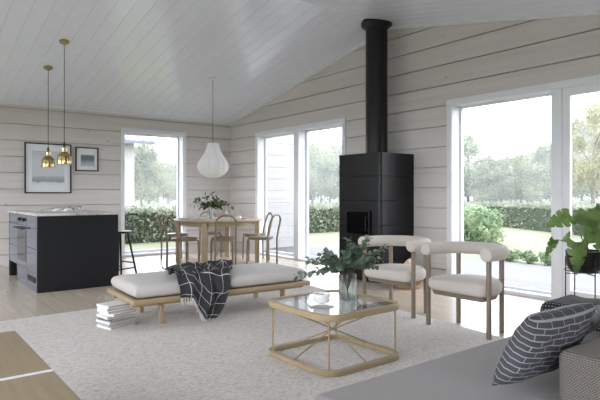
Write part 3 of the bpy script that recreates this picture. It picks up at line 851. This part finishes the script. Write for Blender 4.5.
mb = MB(); mb.lathe([(0,0),(.03,0),(.04,.02),(.042,.06),(.039,.06),(.036,.02),(0,.008)], 24); mb.build('cup_body', M['china'], r, smooth=.9, fix=False)
mb = MB(); mb.tube([(.04,0,.048),(.06,0,.045),(.065,0,.032),(.055,0,.02),(.038,0,.018)], .004, 6); mb.build('handle', M['china'], r, smooth=2)

# ------------------------------------------------------------------ fireplace
fp = thing('masonry_stove', 'tall black stone fireplace with round flue against the wall', 'fireplace', (5.06,4.78,0))
FX, FY, FH = .658, .80, 1.71
mb = MB()
cuts = [0,.30,.75,1.08,1.40,FH]
ol = []
def fp_ol(ins):
    r_ = .045
    o = [(FX,ins),(FX,FY-ins)]
    o += [(ins+.008,FY-ins),(ins,FY-ins-.008)]
    o += [(ins+r_-r_*math.cos(a), ins+r_-r_*math.sin(a)) for a in [i*PI/2/8 for i in range(9)]]
    return o
lay = []
for i in range(len(cuts)-1):
    a, c = cuts[i], cuts[i+1]
    lay += [(.004,a),(.004,a+.002),(0,a+.006),(0,c-.006),(.004,c-.002)]
lay.append((.004,cuts[-1]-.0005))
N = len(fp_ol(0)); vs = []
for ins, z in lay: vs += [(p[0],p[1],z) for p in fp_ol(ins)]
fs = [(i*N+k, i*N+(k+1) % N, (i+1)*N+(k+1) % N, (i+1)*N+k) for i in range(len(lay)-1) for k in range(N)]
fs += [tuple(range(N-1,-1,-1)), tuple((len(lay)-1)*N+k for k in range(N))]
mb.add(vs, fs); mb.build('stone_body', M['black'], fp, smooth=.4)
y0, y1, z0, z1 = .17, .635, .60, .945
mb = MB(); w = .025
for (a, b_, c, d) in ((y0,y1,z1-w,z1),(y0,y1,z0,z0+w),(y0,y0+w,z0+w,z1-w),(y1-w,y1,z0+w,z1-w)): mb.box(-.03,.01,a,b_,c,d)
dr = mb.build('fire_door', M['blackmetal'], fp, bevel=.003)
mb = MB(); mb.box(-.018,.008,y0+w,y1-w,z0+w,z1-w); mb.build('door_glass', plain('stove_glass', srgb(10,10,11), .08), dr)
mb = MB(); mb.tube([(-.052,y0+.05,z0+.07),(-.052,y0+.05,z0+.27)], .006, 8); mb.tube([(-.052,y0+.05,z0+.09),(-.02,y0+.05,z0+.09)], .004, 6); mb.tube([(-.052,y0+.05,z0+.25),(-.02,y0+.05,z0+.25)], .004, 6); mb.build('handle', M['blackmetal'], dr, smooth=.8)
pcx, pcy = .345, .40
ztop = 3.52
mb = MB(); mb.lathe([(0,FH),(.152,FH),(.152,ztop+.1),(0,ztop+.1)], 48, M=T((pcx,pcy,0))); mb.build('flue_pipe', M['blackmetal'], fp, smooth=.7)
mb = MB()
for z in (2.62,): mb.lathe([(.1522,z),(.1535,z+.003),(.1535,z+.006),(.1522,z+.009)], 48, M=T((pcx,pcy,0)))
mb.build('pipe_joint', M['blackmetal'], fp, smooth=.7)
mb = MB()
nn = 56; vs = []
for (rr, dz) in ((.153,-.085),(.16,-.085),(.215,-.03),(.215,.0),(.153,.0)):
    for k in range(nn):
        a = 2*PI*k/nn; xx, yy = rr*math.cos(a), rr*math.sin(a)
        vs.append((pcx+xx, pcy+yy, roof(4.78+pcy+yy)+dz if rr > .2 else min(roof(4.78+pcy+yy)+dz, RZ+dz)))
fs = [(i*nn+k, i*nn+(k+1) % nn, (i+1)*nn+(k+1) % nn, (i+1)*nn+k) for i in range(4) for k in range(nn)]
mb.add(vs, fs); mb.build('ceiling_collar', M['blackmetal'], fp, smooth=.6)
# log basket
bk = thing('log_basket', 'round wicker log basket on the floor beside the fireplace', 'basket', (5.13,4.37,0))
mb = MB(); n1, n2 = 40, 12; vs = []
for j in range(n2+1):
    t = j/n2; rr = .15+.03*math.sin(t*PI*.6)
    for k in range(n1):
        a = 2*PI*k/n1; q = rr+.006*(1 if (k+j) % 2 else -1); vs.append((q*math.cos(a), q*math.sin(a), .006+t*.23))
for j in range(n2+1):
    t = 1-j/n2; rr = .138+.03*math.sin(t*PI*.6)
    for k in range(n1):
        a = 2*PI*k/n1; vs.append((rr*math.cos(a), rr*math.sin(a), .02+t*.216))
fs = [(i*n1+k, i*n1+(k+1) % n1, (i+1)*n1+(k+1) % n1, (i+1)*n1+k) for i in range(2*n2+1) for k in range(n1)]
fs += [tuple(range(n1-1,-1,-1)), tuple((2*n2+1)*n1+k for k in range(n1))]
mb.add(vs, fs); mb.build('woven_side', M['wicker'], bk, smooth=1.0, fix=False)
mb = MB(); mb.tube([(.172*math.cos(2*PI*k/32), .172*math.sin(2*PI*k/32), .238) for k in range(32)], .011, 8, closed=True); mb.build('rim', M['wicker'], bk, smooth=2)
FW = [((.0,-.052,.062),.06,'split firewood log at the basket bottom, nearer the armchairs'), ((.0,.052,.062),-.05,'split firewood log at the basket bottom, nearer the fireplace'),
      ((.0,-.05,.146),-.04,'split firewood log in the middle layer of the basket, nearer the armchairs'), ((.0,.05,.146),.05,'split firewood log in the middle layer of the basket, nearer the fireplace'),
      ((.0,-.052,.230),.10,'pale split firewood log near the basket rim, nearer the armchairs'), ((.0,.052,.230),-.06,'pale split firewood log near the basket rim, nearer the fireplace'), ((.005,.0,.314),.5,'topmost split firewood log in the wicker basket')]
for (p, a, lab) in FW:
    r = thing('firewood_log', lab, 'firewood', (5.13+p[0], 4.37+p[1], p[2]), a, 'firewood in the wicker basket')
    L = .09
    tri = [(.0,.043),(-.043,-.005),(-.034,-.038),(.036,-.038),(.043,-.004)]
    mb = MB(); mb.add([(-L,y,z) for y,z in tri]+[(L,y,z) for y,z in tri], [(0,5,6,1),(1,6,7,2),(2,7,8,3),(3,8,9,4),(4,9,5,0)]); mb.build('bark', M['bark'], r, fix=False)
    for e_ in (-L, L):
        mb = MB(); mb.add([(e_,y,z) for y,z in tri], [(0,1,2,3,4)]); mb.build('cut_end', M['cut'], r)

# ------------------------------------------------------------------ bench with cushions and throw
BL, BW = 1.84, .78
bench = thing('daybed_bench', 'long low oak bench with cream cushions across the rug', 'bench', (1.63,4.35,RUG+.0005), -.05)
mb = MB(); mb.box(0, BL, 0, .05, .206, .250); mb.box(0, BL, BW-.05, BW, .206, .250); mb.box(0, .05, .05, BW-.05, .206, .250); mb.box(BL-.05, BL, .05, BW-.05, .206, .250)
mb.box(.05, BL-.05, .05, BW-.05, .213, .240); mb.build('top_frame', M['oak'], bench, bevel=.012, seg=3)
for yy in (.10, BW-.145):
    mb = MB(); mb.box(.02, BL-.02, yy, yy+.045, .170, .2055); mb.build('rail', M['oak'], bench, bevel=.006)
for lx in (.29, 1.57):
    for ly in (.10, BW-.145):
        mb = MB(); mb.box(lx-.019, lx+.019, ly+.001, ly+.044, 0, .1695); mb.build('leg', M['oakZ'], bench, bevel=.005)
def cushion_mesh(mb, hx, hy, z0, z1, r=.05, n=26, crown=.02, Mx=None, wr=.0, seed=0):
    """box cushion with rounded edges, dense grid so it can sag and wrinkle"""
    def P(u, v, s):
        ex = 5.0
        x, y = u*hx, v*hy
        e = max(abs(u), abs(v))
        k = (1-abs(u)**18)*(1-abs(v)**14)
        k = max(0, k)**.36
        hz = (z1-z0)/2*k
        bul = crown*(1-u*u)*(1-v*v)
        wv = wr*noise.noise(Vector((x*9+seed, y*9, s*3)))
        return (x, y, (z0+z1)/2+s*(hz+bul+wv*k))
    ts = [math.sin(-PI/2+PI*i/n) for i in range(n+1)]
    for s in (1, -1):
        vs = [P(u, v, s) for v in ts for u in ts]; m_ = n+1
        fs = [(j*m_+i, j*m_+i+1, (j+1)*m_+i+1, (j+1)*m_+i) if s > 0 else (j*m_+i, (j+1)*m_+i, (j+1)*m_+i+1, j*m_+i+1) for j in range(n) for i in range(n)]
        mb.add(vs, fs, Mx)
for (x0, x1, lab) in ((.03,.915,None),(.925,1.81,None)):
    mb = MB(); cushion_mesh(mb, (x1-x0)/2, BW/2-.02, .250, .375, crown=.012, wr=.006, seed=x0, Mx=T(((x0+x1)/2, BW/2, 0)))
    mb.build('cushion', M['linen'], bench, smooth=2.5, fix=False)
# throw: grid cloth laid over the cushions and hanging down the front edge
th = thing('throw_blanket', 'charcoal throw with thin pale grid lines draped over the bench', 'blanket', (1.63,4.35,RUG), -.05)
NU, NV = 60, 110
def bl(u, v):
    # v: 0 back edge .. 1 front hem ; path length along top then down
    Lt = .50+.14*u
    k0 = min(1, max(0, (u-.18)/.5)); k0 = k0*k0*(3-2*k0)
    tl = .10+.235*k0
    s = v*(Lt+tl)
    top = .405
    fr = min(1, s/Lt)
    xl = .44-.06*fr+.02*math.sin(v*9); xr = 1.24-.34*fr**1.3
    fall = max(0, s-Lt)
    x = xl+(xr-xl)*u + fall*(.10-.62*u)
    nse = noise.noise(Vector((x*7, s*6, 3)))
    wr = .080*abs(noise.noise(Vector((x*9+s*5, s*8-x*4, 1.7))))+.018*math.sin(x*34+s*16+2*nse)*.5+.016
    if s < Lt-.03:
        y = .03+(Lt-.03-s); z = top+wr+.012*math.exp(-((s-.1)/.1)**2)
        edge = min(1, (Lt-.03-s)/.12); z -= .02*(1-edge)**2
    else:
        q = s-(Lt-.03); k = min(1, q/.09)
        y = .022-.085*math.sin(k*PI/2)-.036*math.sin(x*40+3*nse+q*5)*min(1,.3+q*4)-.016*min(1,q*3)
        z = top-.02-.02*k-(q*.95 if q > 0 else 0)+wr*(1-k)
    return (x, y, z)
vs = []; uvs = []
for j in range(NV+1):
    for i in range(NU+1):
        u, v = i/NU, j/NV
        vs.append(bl(u, v)); uvs.append((u*.80+.02+.018*noise.noise(Vector((u*4,v*4,5))), v*1.05+.03+.02*noise.noise(Vector((u*4,v*4,9)))))
fs = [(j*(NU+1)+i, j*(NU+1)+i+1, (j+1)*(NU+1)+i+1, (j+1)*(NU+1)+i) for j in range(NV) for i in range(NU)]
mb = MB(); mb.add(vs, fs); cl = mb.build('cloth', M['throw'], th, smooth=3.2, fix=False, uvs=uvs)
m = cl.modifiers.new('thick', 'SOLIDIFY'); m.thickness = .006; m.offset = 1
mb = MB()
rg = random.Random(5)
for i in range(0, NU+1, 2):
    p = Vector(bl(i/NU, 1.0)); q = p+Vector((rg.uniform(-.012,.012), -.008+rg.uniform(-.01,.004), -.06))
    q.z = max(q.z, .030)
    mb.tube([p, p.lerp(q,.5)+Vector((rg.uniform(-.004,.004),0,0)), q], [.0045,.004,.0055], 5)
mb.build('fringe', M['fringe'], cl, smooth=3.2)

# ------------------------------------------------------------------ stack of books
z = RUG+.0005
BK = [(.25,.205,.022,'cover'),(.24,.195,.024,'cover2'),(.255,.2,.018,'cover'),(.235,.195,.022,'cover3'),(.25,.2,.023,'cover'),(.242,.2,.019,'cover'),(.236,.195,.023,'cover'),(.248,.2,.022,'cover'),(.24,.19,.021,'cover')]
LB = ['bottom book of the white stack beside the bench','second lowest book of the white stack beside the bench','third book up in the white stack beside the bench','fourth book up in the white stack beside the bench','middle book of the white stack beside the bench','book just above the middle of the white stack','third book down from the top of the white stack','book right under the top one of the white stack','topmost book lying on the white stack beside the bench']
rg = random.Random(12)
for (w, d, h, c), lab in zip(BK, LB):
    r = thing('paperback_book', lab, 'book', (1.588+rg.uniform(-.013,.013), 4.62+rg.uniform(-.012,.012), z), .22+rg.uniform(-.13,.13), 'books stacked on the rug')
    cv = MB(); cv.box(-w/2, w/2, -d/2, d/2, 0, .0025); cv.box(-w/2, w/2, -d/2, d/2, h-.0025, h); cv.box(-w/2, -w/2+.0025, -d/2, d/2, .0025, h-.0025); cv.build('cover', M[c], r)
    pg = MB(); pg.box(-w/2+.003, w/2-.006, -d/2+.006, d/2-.006, .0026, h-.0026); pg.build('pages', M['paper'], r)
    z += h+.0005

# ------------------------------------------------------------------ coffee table
CX, CY, CA, CR, CT = 2.505, 2.825, .365, .13, .385
ct = thing('coffee_table', 'square glass coffee table with rounded oak rings and crossing rods', 'coffee table', (CX,CY,RUG))
def ring(mb, z0, z1, w):
    o = rrect(CA, CA, CR, 8); i_ = rrect(CA-w, CA-w, CR-w, 8); N = len(o)
    vs = [(x,y,z0) for x,y in o]+[(x,y,z1) for x,y in o]+[(x,y,z1) for x,y in i_]+[(x,y,z0) for x,y in i_]
    fs = []
    for k in range(N):
        l = (k+1) % N
        for a in range(4):
            b_ = (a+1) % 4; fs.append((a*N+k, a*N+l, b_*N+l, b_*N+k))
    mb.add(vs, fs)
mb = MB(); ring(mb, CT-.042, CT, .035); mb.build('top_ring', M['oak'], ct, bevel=.006, seg=2)
mb = MB(); ring(mb, 0, .034, .045); mb.build('base_ring', M['oak'], ct, bevel=.006, seg=2)
mb = MB(); mb.puff(rrect(CA-.037, CA-.037, CR-.037, 8), [(0,CT-.016),(0,CT-.008)]); mb.build('glass_top', M['tglass'], ct)
k = CA-CR+CR*.7071-.02
for sx in (1,-1):
    for sy in (1,-1):
        mb = MB(); mb.tube([(sx*k,sy*k,.034),(sx*k,sy*k,CT-.042)], .0065, 10); mb.build('post', M['oakZ'], ct, smooth=.8)
e = CA-.02
for (dx, dy) in ((1,0),(-1,0),(0,1),(0,-1)):
    mb = MB(); off = .006*(1 if dx else -1)
    mb.tube([(dx*e+(0 if dx else off*dy), dy*e+(off*dx if dx else 0), CT-.04),(-dx*e+(0 if dx else off*dy), -dy*e+(off*dx if dx else 0), .032)], .0055, 8); mb.build('cross_rod', M['oak'], ct, smooth=.8)
GT = RUG+CT-.008
glass_vessel('glass_vase', 'clear cylindrical glass vase with eucalyptus on the coffee table', 'vase', (2.655,2.835,GT+.001), .066, .066, .185, .004)
bouquet('eucalyptus_bunch', 'bunch of grey green eucalyptus in the vase on the coffee table', 'plant', (2.655,2.835,GT+.014), [
    ((-.02,.02,0),(-.10,.16,.27),(-.31,.20,.16)), ((-.02,.0,0),(-.12,.12,.32),(-.22,.17,.27)), ((.01,.01,0),(-.08,.07,.3),(-.12,.12,.33)), ((.02,-.02,0),(.02,.02,.3),(.02,.01,.42)),
    ((.02,.01,0),(.07,-.02,.3),(.15,-.06,.42)), ((.0,-.02,0),(.09,-.09,.28),(.24,-.14,.36)), ((.02,.02,0),(.08,-.03,.22),(.2,-.10,.22)), ((-.01,-.01,0),(-.04,-.0,.24),(-.12,-.02,.24)), ((.01,0,0),(.05,.02,.25),(.11,.02,.31)), ((0,.01,0),(-.02,.08,.24),(-.05,.10,.28)),
    ((0,-.02,0),(.02,-.06,.22),(.05,-.12,.26)), ((0,0,0),(0,0,.2),(-.18,.10,.30)), ((0,0,0),(0,0,.2),(.18,-.16,.28)), ((0,0,0),(0,0,.2),(.10,.06,.38)), ((0,0,0),(0,0,.2),(-.06,-.04,.33)), ((0,0,0),(0,0,.2),(-.2,.06,.2)), ((.01,.02,0),(.05,-.02,.28),(.07,-.04,.36))],
    M['euca'], M['twig'], .062, .056, 4, 14, (.042,.18))
r = thing('coffee_cup', 'white coffee cup on its saucer on the glass coffee table', 'cup', (2.395,2.82,GT+.0115), 2.2); r.scale = (1.3,1.3,1.15)
mb = MB(); mb.lathe([(0,0),(.026,0),(.03,.004),(.043,.02),(.046,.055),(.0435,.055),(.04,.02),(.026,.008),(0,.008)], 32); mb.build('cup_body', M['china'], r, smooth=.9, fix=False)
mb = MB(); mb.lathe([(0,.04),(.0425,.04)], 24); mb.build('coffee', M['coffee'], r)
mb = MB(); mb.tube([(.044,0,.046),(.062,0,.045),(.068,0,.033),(.06,0,.02),(.042,0,.018)], .004, 8); mb.build('handle', M['china'], r, smooth=2)
mb = MB(); mb.lathe([(0,0),(.045,0),(.078,.009),(.08,.011),(.076,.011),(.045,.004),(0,.004)], 36); o = mb.build('saucer', M['china'], smooth=.8); o.location = (2.395,2.82,GT+.001); o.scale = (1.25,1.25,1.25)
tag(o, 'white saucer under the coffee cup on the glass coffee table', 'saucer')

# ------------------------------------------------------------------ armchairs
def make_armchair(label, loc, rz):
    r = thing('armchair', label, 'armchair', loc, rz, 'boucle tub armchairs by the sliding door')
    # seat outline: straight front, half-round back (front = -X)
    w = .285
    ol = arc(.0, -w+.05, .05, PI, 1.5*PI, 5)+[(.06,-w)]
    ol = [(-.05,w-.05)]+arc(0, -w+.05, .05, PI, 1.5*PI, 5)
    ol += arc(.13, 0, w, -PI/2, PI/2, 28)
    ol += arc(0, w-.05, .05, PI/2, PI, 5)
    mb = MB(); mb.puff(ol, soft_layers(.318, .432, .045, 5, .012)); mb.build('seat', M['boucle'], r, smooth=1.2)
    mb = MB(); mb.puff(ol, [(.045,.282),(.03,.317)]); mb.build('seat_frame', M['taupe'], r, smooth=.6)
    pts = [(-.035,-.30,.665),(-.0,-.30,.665)]
    pts += [(p[0],p[1],.665) for p in arc(.10, 0, .30, -PI/2, PI/2, 30)]
    pts += [(-.0,.30,.665),(-.035,.30,.665)]
    a0, a1 = pts[0], pts[-1]
    pts = [(a0[0]-.012,a0[1],a0[2]),(a0[0]-.009,a0[1],a0[2])]+pts+[(a1[0]-.009,a1[1],a1[2]),(a1[0]-.012,a1[1],a1[2])]
    n_ = len(pts); rad = [.055]*n_; rad[0] = rad[-1] = .044; rad[1] = rad[-2] = .051
    mb = MB(); mb.tube(pts, rad, 20); mb.build('backrest', M['boucle'], r, smooth=.9)
    for (x, y) in ((0,-.30),(0,.30),(.31,-.215),(.31,.215)):
        mb = MB()
        if x == 0: mb.tube([(x,y,.0),(x,y,.62)], .0205, 14)
        else: mb.tube([(x,y,-RUG),(x,y,.625)], .0205, 14)
        mb.build('leg', M['taupe'], r, smooth=.8)
    return r
a1 = make_armchair('cream tub armchair nearer the sofa, right of the pair', (3.755,2.68,RUG+.0004), -.02)
dup(a1, (3.83,3.52,RUG+.0004), .06, 'cream tub armchair nearer the fireplace, left of the pair')

# ------------------------------------------------------------------ sofa
sf = thing('sofa', 'long grey upholstered sofa with woven back in the foreground', 'sofa', (1.27,0,RUG))
zs = .387
def block(name, x0, x1, y0, y1, z0, z1, r_, mat, parent, seg=4):
    mb = MB(); mb.box(x0, x1, y0, y1, z0, z1); return mb.build(name, mat, parent, bevel=r_, seg=seg)
block('base', .03, 2.03, .0, 1.52, .04, .17, .02, M['sofa'], sf)
block('seat_cushion', 0, 1.395, .935, 1.55, .172, zs, .022, M['sofa'], sf)
block('seat_cushion', 0, .61, -.5, .933, .172, zs, .022, M['sofa'], sf)
block('seat_cushion', 1.402, 1.775, .935, 1.55, .172, zs, .022, M['sofa'], sf)
block('backrest', .615, 2.06, -.05, .93, .172, .587, .03, M['weave'], sf)
block('armrest', 1.78, 2.06, .935, 1.53, .172, .50, .03, M['sofa'], sf)
for (x, y) in ((.1,.1),(.1,1.42),(1.95,.1),(1.95,1.42)):
    mb = MB(); mb.tube([(x,y,0),(x,y,.04)], .025, 12); mb.build('foot', M['blackmetal'], sf, smooth=.8)
def pillow(name, label, W, H, D, Mx, mat, cat='cushion', seed=0, n=28, wr=.012):
    """soft square cushion in its local XZ plane: W wide, H tall, D thick"""
    mb = MB(); uvs = []
    for s in (1, -1):
        vs = []
        for j in range(n+1):
            for i in range(n+1):
                u, v = -1+2*i/n, -1+2*j/n
                pin = 1-.055*(1-abs(v)**1.5)*abs(u)**4-0
                pin2 = 1-.055*(1-abs(u)**1.5)*abs(v)**4
                k = max(0, (1-u**2)*(1-v**2))**.38
                dz = s*D/2*k*(1+.0*v)+wr*noise.noise(Vector((u*3.1+seed, v*3.1, s)))*k
                x, z = u*W/2*pin, v*H/2*pin2
                vs.append((x, dz, z)); uvs.append((u*W/2+W, v*H/2+H))
        m_ = n+1
        fs = [(j*m_+i, j*m_+i+1, (j+1)*m_+i+1, (j+1)*m_+i) if s < 0 else (j*m_+i, (j+1)*m_+i, (j+1)*m_+i+1, j*m_+i+1) for j in range(n) for i in range(n)]
        mb.add(vs, fs)
    o = mb.build(name, mat, None, smooth=3.2, fix=False, uvs=uvs)
    o.matrix_world = Mx
    tag(o, label, cat); return o
pillow('scatter_cushion', 'charcoal cushion with pale brick lines leaning on the sofa back', .53, .31, .14, T((2.035,1.04,.577)) @ R(math.radians(27),'X') @ R(.03,'Y'), M['brick'], seed=2)
pillow('scatter_cushion', 'mottled grey cushion behind the brick-line cushion on the sofa', .48, .25, .11, T((2.60,1.20,.526)) @ R(-.05) @ R(math.radians(48),'X'), M['mottle'], seed=5)
# black throw folded over the far arm
th2 = thing('black_throw', 'black throw with tiny pale dots folded over the far sofa arm', 'blanket', (3.05,.94,.516))
mb = MB(); uvs = []; n1, n2 = 44, 40
def fold(q, lim, r=.03):
    # q along the cloth: returns (horizontal, drop) past an edge at lim
    if q < lim: return q, 0
    e = q-lim; k = min(1, e/(r*PI/2)); a_ = k*PI/2
    return lim+r*math.sin(a_), r*(1-math.cos(a_))+max(0, e-r*PI/2)
for j in range(n2+1):
    for i in range(n1+1):
        p = -.30+.58*i/n1; v = .02+.72*j/n2
        hx, dx = fold(-p+.0, .02); yy, dy = fold(v, .585)
        x = -hx+.0 if p < -.0 else p
        z = .006-dx-dy+.01*noise.noise(Vector((x*9, yy*9, 2)))
        z = max(z, -.105) if yy < .62 else max(z, -.36)
        mb.v.append(Vector((x+.006*math.sin(yy*40)*(dx > .02)-.004, yy+.012*math.sin(p*38)*(dy > .02)+.012, z+.008))); uvs.append((p+.5, v))
mb.f = [(j*(n1+1)+i, j*(n1+1)+i+1, (j+1)*(n1+1)+i+1, (j+1)*(n1+1)+i) for j in range(n2) for i in range(n1)]
c2 = mb.build('cloth', M['dots'], th2, smooth=3.2, fix=False, uvs=uvs)
m = c2.modifiers.new('thick', 'SOLIDIFY'); m.thickness = .006; m.offset = 1

# ------------------------------------------------------------------ low table at the left edge
tb = thing('low_side_table', 'low oak table with a pale strip across it at the left edge', 'low table', (.53,3.07,RUG))
mb = MB(); mb.box(-1.3, 0, -.775, 0, .412, .437); mb.build('tabletop', M['oaktop'], tb, bevel=.003)
mb = MB(); mb.box(-1.3, 0, -1.9, -.80, .412, .437); mb.build('tabletop', M['oaktop'], tb, bevel=.003)
mb = MB(); mb.box(-1.3, -.004, -.797, -.778, .40, .4395); mb.build('divider_strip', M['white'], tb, bevel=.002)
mb = MB(); mb.box(-1.28, -.03, -1.88, -.02, .12, .4115); mb.build('carcass', M['oaktop'], tb, bevel=.003)
for (x, y) in ((-1.2,-.1),(-.12,-.1),(-1.2,-1.8),(-.12,-1.8)):
    mb = MB(); mb.box(x-.025,x+.025,y-.025,y+.025,0,.1195); mb.build('leg', M['oakZ'], tb, bevel=.003)

# ------------------------------------------------------------------ plant stand and monstera
PX, PY = 4.76, 2.10
ps = thing('plant_stand', 'thin black wire plant stand by the sliding door', 'plant stand', (PX,PY,0), .91)
for zz, rr in ((.50,.158),(.20,.158)):
    mb = MB(); mb.tube([(rr*math.cos(2*PI*k/36), rr*math.sin(2*PI*k/36), zz) for k in range(36)], .005, 6, closed=True); mb.build('ring', M['blackmetal'], ps, smooth=2)
for k in range(4):
    a = k*PI/2; mb = MB(); mb.tube([(.164*math.cos(a), .164*math.sin(a), 0),(.164*math.cos(a), .164*math.sin(a), .62)], .005, 8); mb.build('leg', M['blackmetal'], ps, smooth=.8)
mb = MB(); mb.tube([(-.164,0,.475),(.164,0,.475)], .005, 6); mb.tube([(0,-.164,.475),(0,.164,.475)], .005, 6); mb.build('crossbar', M['blackmetal'], ps, smooth=.8)
pm = thing('potted_monstera', 'monstera with split leaves in a black pot on the wire stand', 'plant', (PX,PY,.482))
mb = MB(); mb.lathe([(0,0),(.09,0),(.125,.02),(.145,.07),(.150,.19),(.142,.19),(.138,.07),(.10,.03),(0,.03)], 40); mb.build('pot', M['blackmetal'], pm, smooth=.8, fix=False)
mb = MB(); mb.lathe([(0,.165),(.139,.165)], 24); mb.build('soil', plain('soil', srgb(52,42,34), .95), pm)
def monstera_leaf(p, tip_dir, up, L, W, slits=4, droop=.3):
    """heart-shaped leaf with slits cut from the margin towards the midrib"""
    mb = MB(); d = tip_dir.normalized(); s = d.cross(up).normalized(); u = s.cross(d)
    n = slits*11+6
    def width(t): return W*.5*(math.sin(PI*min(1,(t*.92+.08))**.60))**.8
    for sd in (-1, 1):
        rows = []
        for i in range(n+1):
            t = i/n
            ph = (t*slits) % 1.0
            wf = width(t)
            cut = 1.0
            if .16 < t < .84: cut = .5 if ph < .10 else 1.0-.10*(2*abs(ph-.55))**3
            row = []
            for j in range(5):
                q = j/4*cut
                y_ = wf*q
                x_ = L*t-.16*L*(1-t)*q*q+.10*L*q*t
                z_ = -droop*L*t*t-.22*wf*q*q+.10*wf*q
                row.append(p+d*x_+s*(sd*y_)+u*z_)
            rows.append(row)
        b = len(mb.v)
        for row in rows: mb.v += row
        for i in range(n):
            for j in range(4):
                a = b+i*5+j; mb.f.append([a,a+1,a+6,a+5])
    return mb
from_pot = Vector((0,0,.16))
# camera-right (r), away (f), up (z) read off the photo, as world offsets from the pot
cr, cf = Vector((.788,-.616,0)), Vector((.616,.788,0))
LV = [(-.10,.04,.49, (-.21,-.06,-.06), .21,.18), (-.07,.0,.50, (.13,-.15,-.08), .18,.16), (.03,-.03,.52, (-.03,-.08,-.22), .25,.20), (-.13,-.13,.27, (-.02,-.08,-.22), .24,.17),
      (-.26,.0,.28, (-.10,-.08,-.12), .16,.08), (-.155,.02,.265, (.03,-.02,.08), .09,.06), (.05,-.06,.36, (.05,-.10,-.15), .20,.19), (.11,.04,.56, (.08,-.1,-.1), .19,.16), (.20,-.06,.42, (.1,-.08,-.18), .22,.2), (.16,.12,.44,(.16,.1,-.1),.2,.18)]
for (a, b_, c, dr_, L, W) in LV:
    p = cr*a+cf*b_+Vector((0,0,c)); d = cr*dr_[0]+cf*dr_[1]+Vector((0,0,dr_[2]))
    q = from_pot+Vector((rnd.uniform(-.04,.04), rnd.uniform(-.04,.04), 0))
    mid = q.lerp(p, .5)+Vector((0,0,.07))
    pts = []
    for i in range(13):
        t = i/12; pts.append(q.lerp(mid,t).lerp(mid.lerp(p,t),t))
    st_ = MB(); st_.tube(pts, [.006-.003*i/12 for i in range(13)], 6); so = st_.build('leaf_stalk', M['stem'], pm, smooth=2)
    face = -cf*.9+Vector((0,0,.55)); face = (face-d.normalized()*face.dot(d.normalized())).normalized()
    ml = monstera_leaf(p, d, face, L, W)
    lo = ml.build('leaf', M['monst'], so, smooth=3.2, fix=False)

# ------------------------------------------------------------------ light
W = bpy.data.worlds.new('sky'); SC.world = W; W.use_nodes = True
wt_ = W.node_tree; wt_.nodes.clear()
out = wt_.nodes.new('ShaderNodeOutputWorld'); bg = wt_.nodes.new('ShaderNodeBackground'); wt_.links.new(bg.outputs[0], out.inputs[0])
tc = wt_.nodes.new('ShaderNodeTexCoord'); sp = wt_.nodes.new('ShaderNodeSeparateXYZ'); wt_.links.new(tc.outputs['Generated'], sp.inputs[0])
rp = wt_.nodes.new('ShaderNodeValToRGB'); e = rp.color_ramp.elements
e[0].position = 0.0; e[0].color = (.90,.93,1,1); e[1].position = 1.0; e[1].color = (.80,.88,1,1)
wt_.links.new(sp.outputs['Z'], rp.inputs['Fac']); wt_.links.new(rp.outputs['Color'], bg.inputs['Color'])
bg.inputs['Strength'].default_value = 2.6
def area(name, loc, rot, sx, sy):
    l = bpy.data.lights.new(name, 'AREA'); l.shape = 'RECTANGLE'; l.size = sx; l.size_y = sy; l.cycles.is_portal = True
    o = bpy.data.objects.new(name, l); COL.objects.link(o); o.location = loc; o.rotation_euler = rot
area('sky_portal', (XR+.26,7.43,1.17), (0,PI/2,0), 2.3, 2.45)
area('sky_portal', (XR+.26,2.73,1.17), (0,PI/2,0), 2.3, 2.9)
area('sky_portal', (4.05,YB+.26,1.17), (-PI/2,0,0), 1.25, 2.35)
area('sky_portal', (XL-.26,1.4,1.2), (0,-PI/2,0), 2.4, 6.0)
area('sky_portal', (XL-.26,7.75,1.2), (0,-PI/2,0), 2.4, 3.5)
area('sky_portal', (.05,YF-.26,1.02), (PI/2,0,0), 3.1, 2.05)

# ------------------------------------------------------------------ camera
cam = bpy.data.cameras.new('camera'); co = bpy.data.objects.new('camera', cam); COL.objects.link(co)
cam.sensor_width = 36; cam.lens = 36*531/600; cam.shift_y = -5/600; cam.clip_start = .05; cam.clip_end = 500
co.location = (0,0,1.15); co.rotation_euler = (PI/2,0,-math.atan(415/531))
SC.camera = co
SC.view_settings.view_transform = 'Standard'; SC.view_settings.look = 'None'; SC.view_settings.gamma = 1; SC.view_settings.use_curve_mapping = False
SC.view_settings.exposure = 1.43
SC.cycles.use_denoising = True; SC.cycles.max_bounces = 10; SC.cycles.diffuse_bounces = 6; SC.cycles.transparent_max_bounces = 16; SC.cycles.caustics_reflective = False; SC.cycles.caustics_refractive = False
SC.cycles.sample_clamp_indirect = 8; SC.cycles.volume_bounces = 2
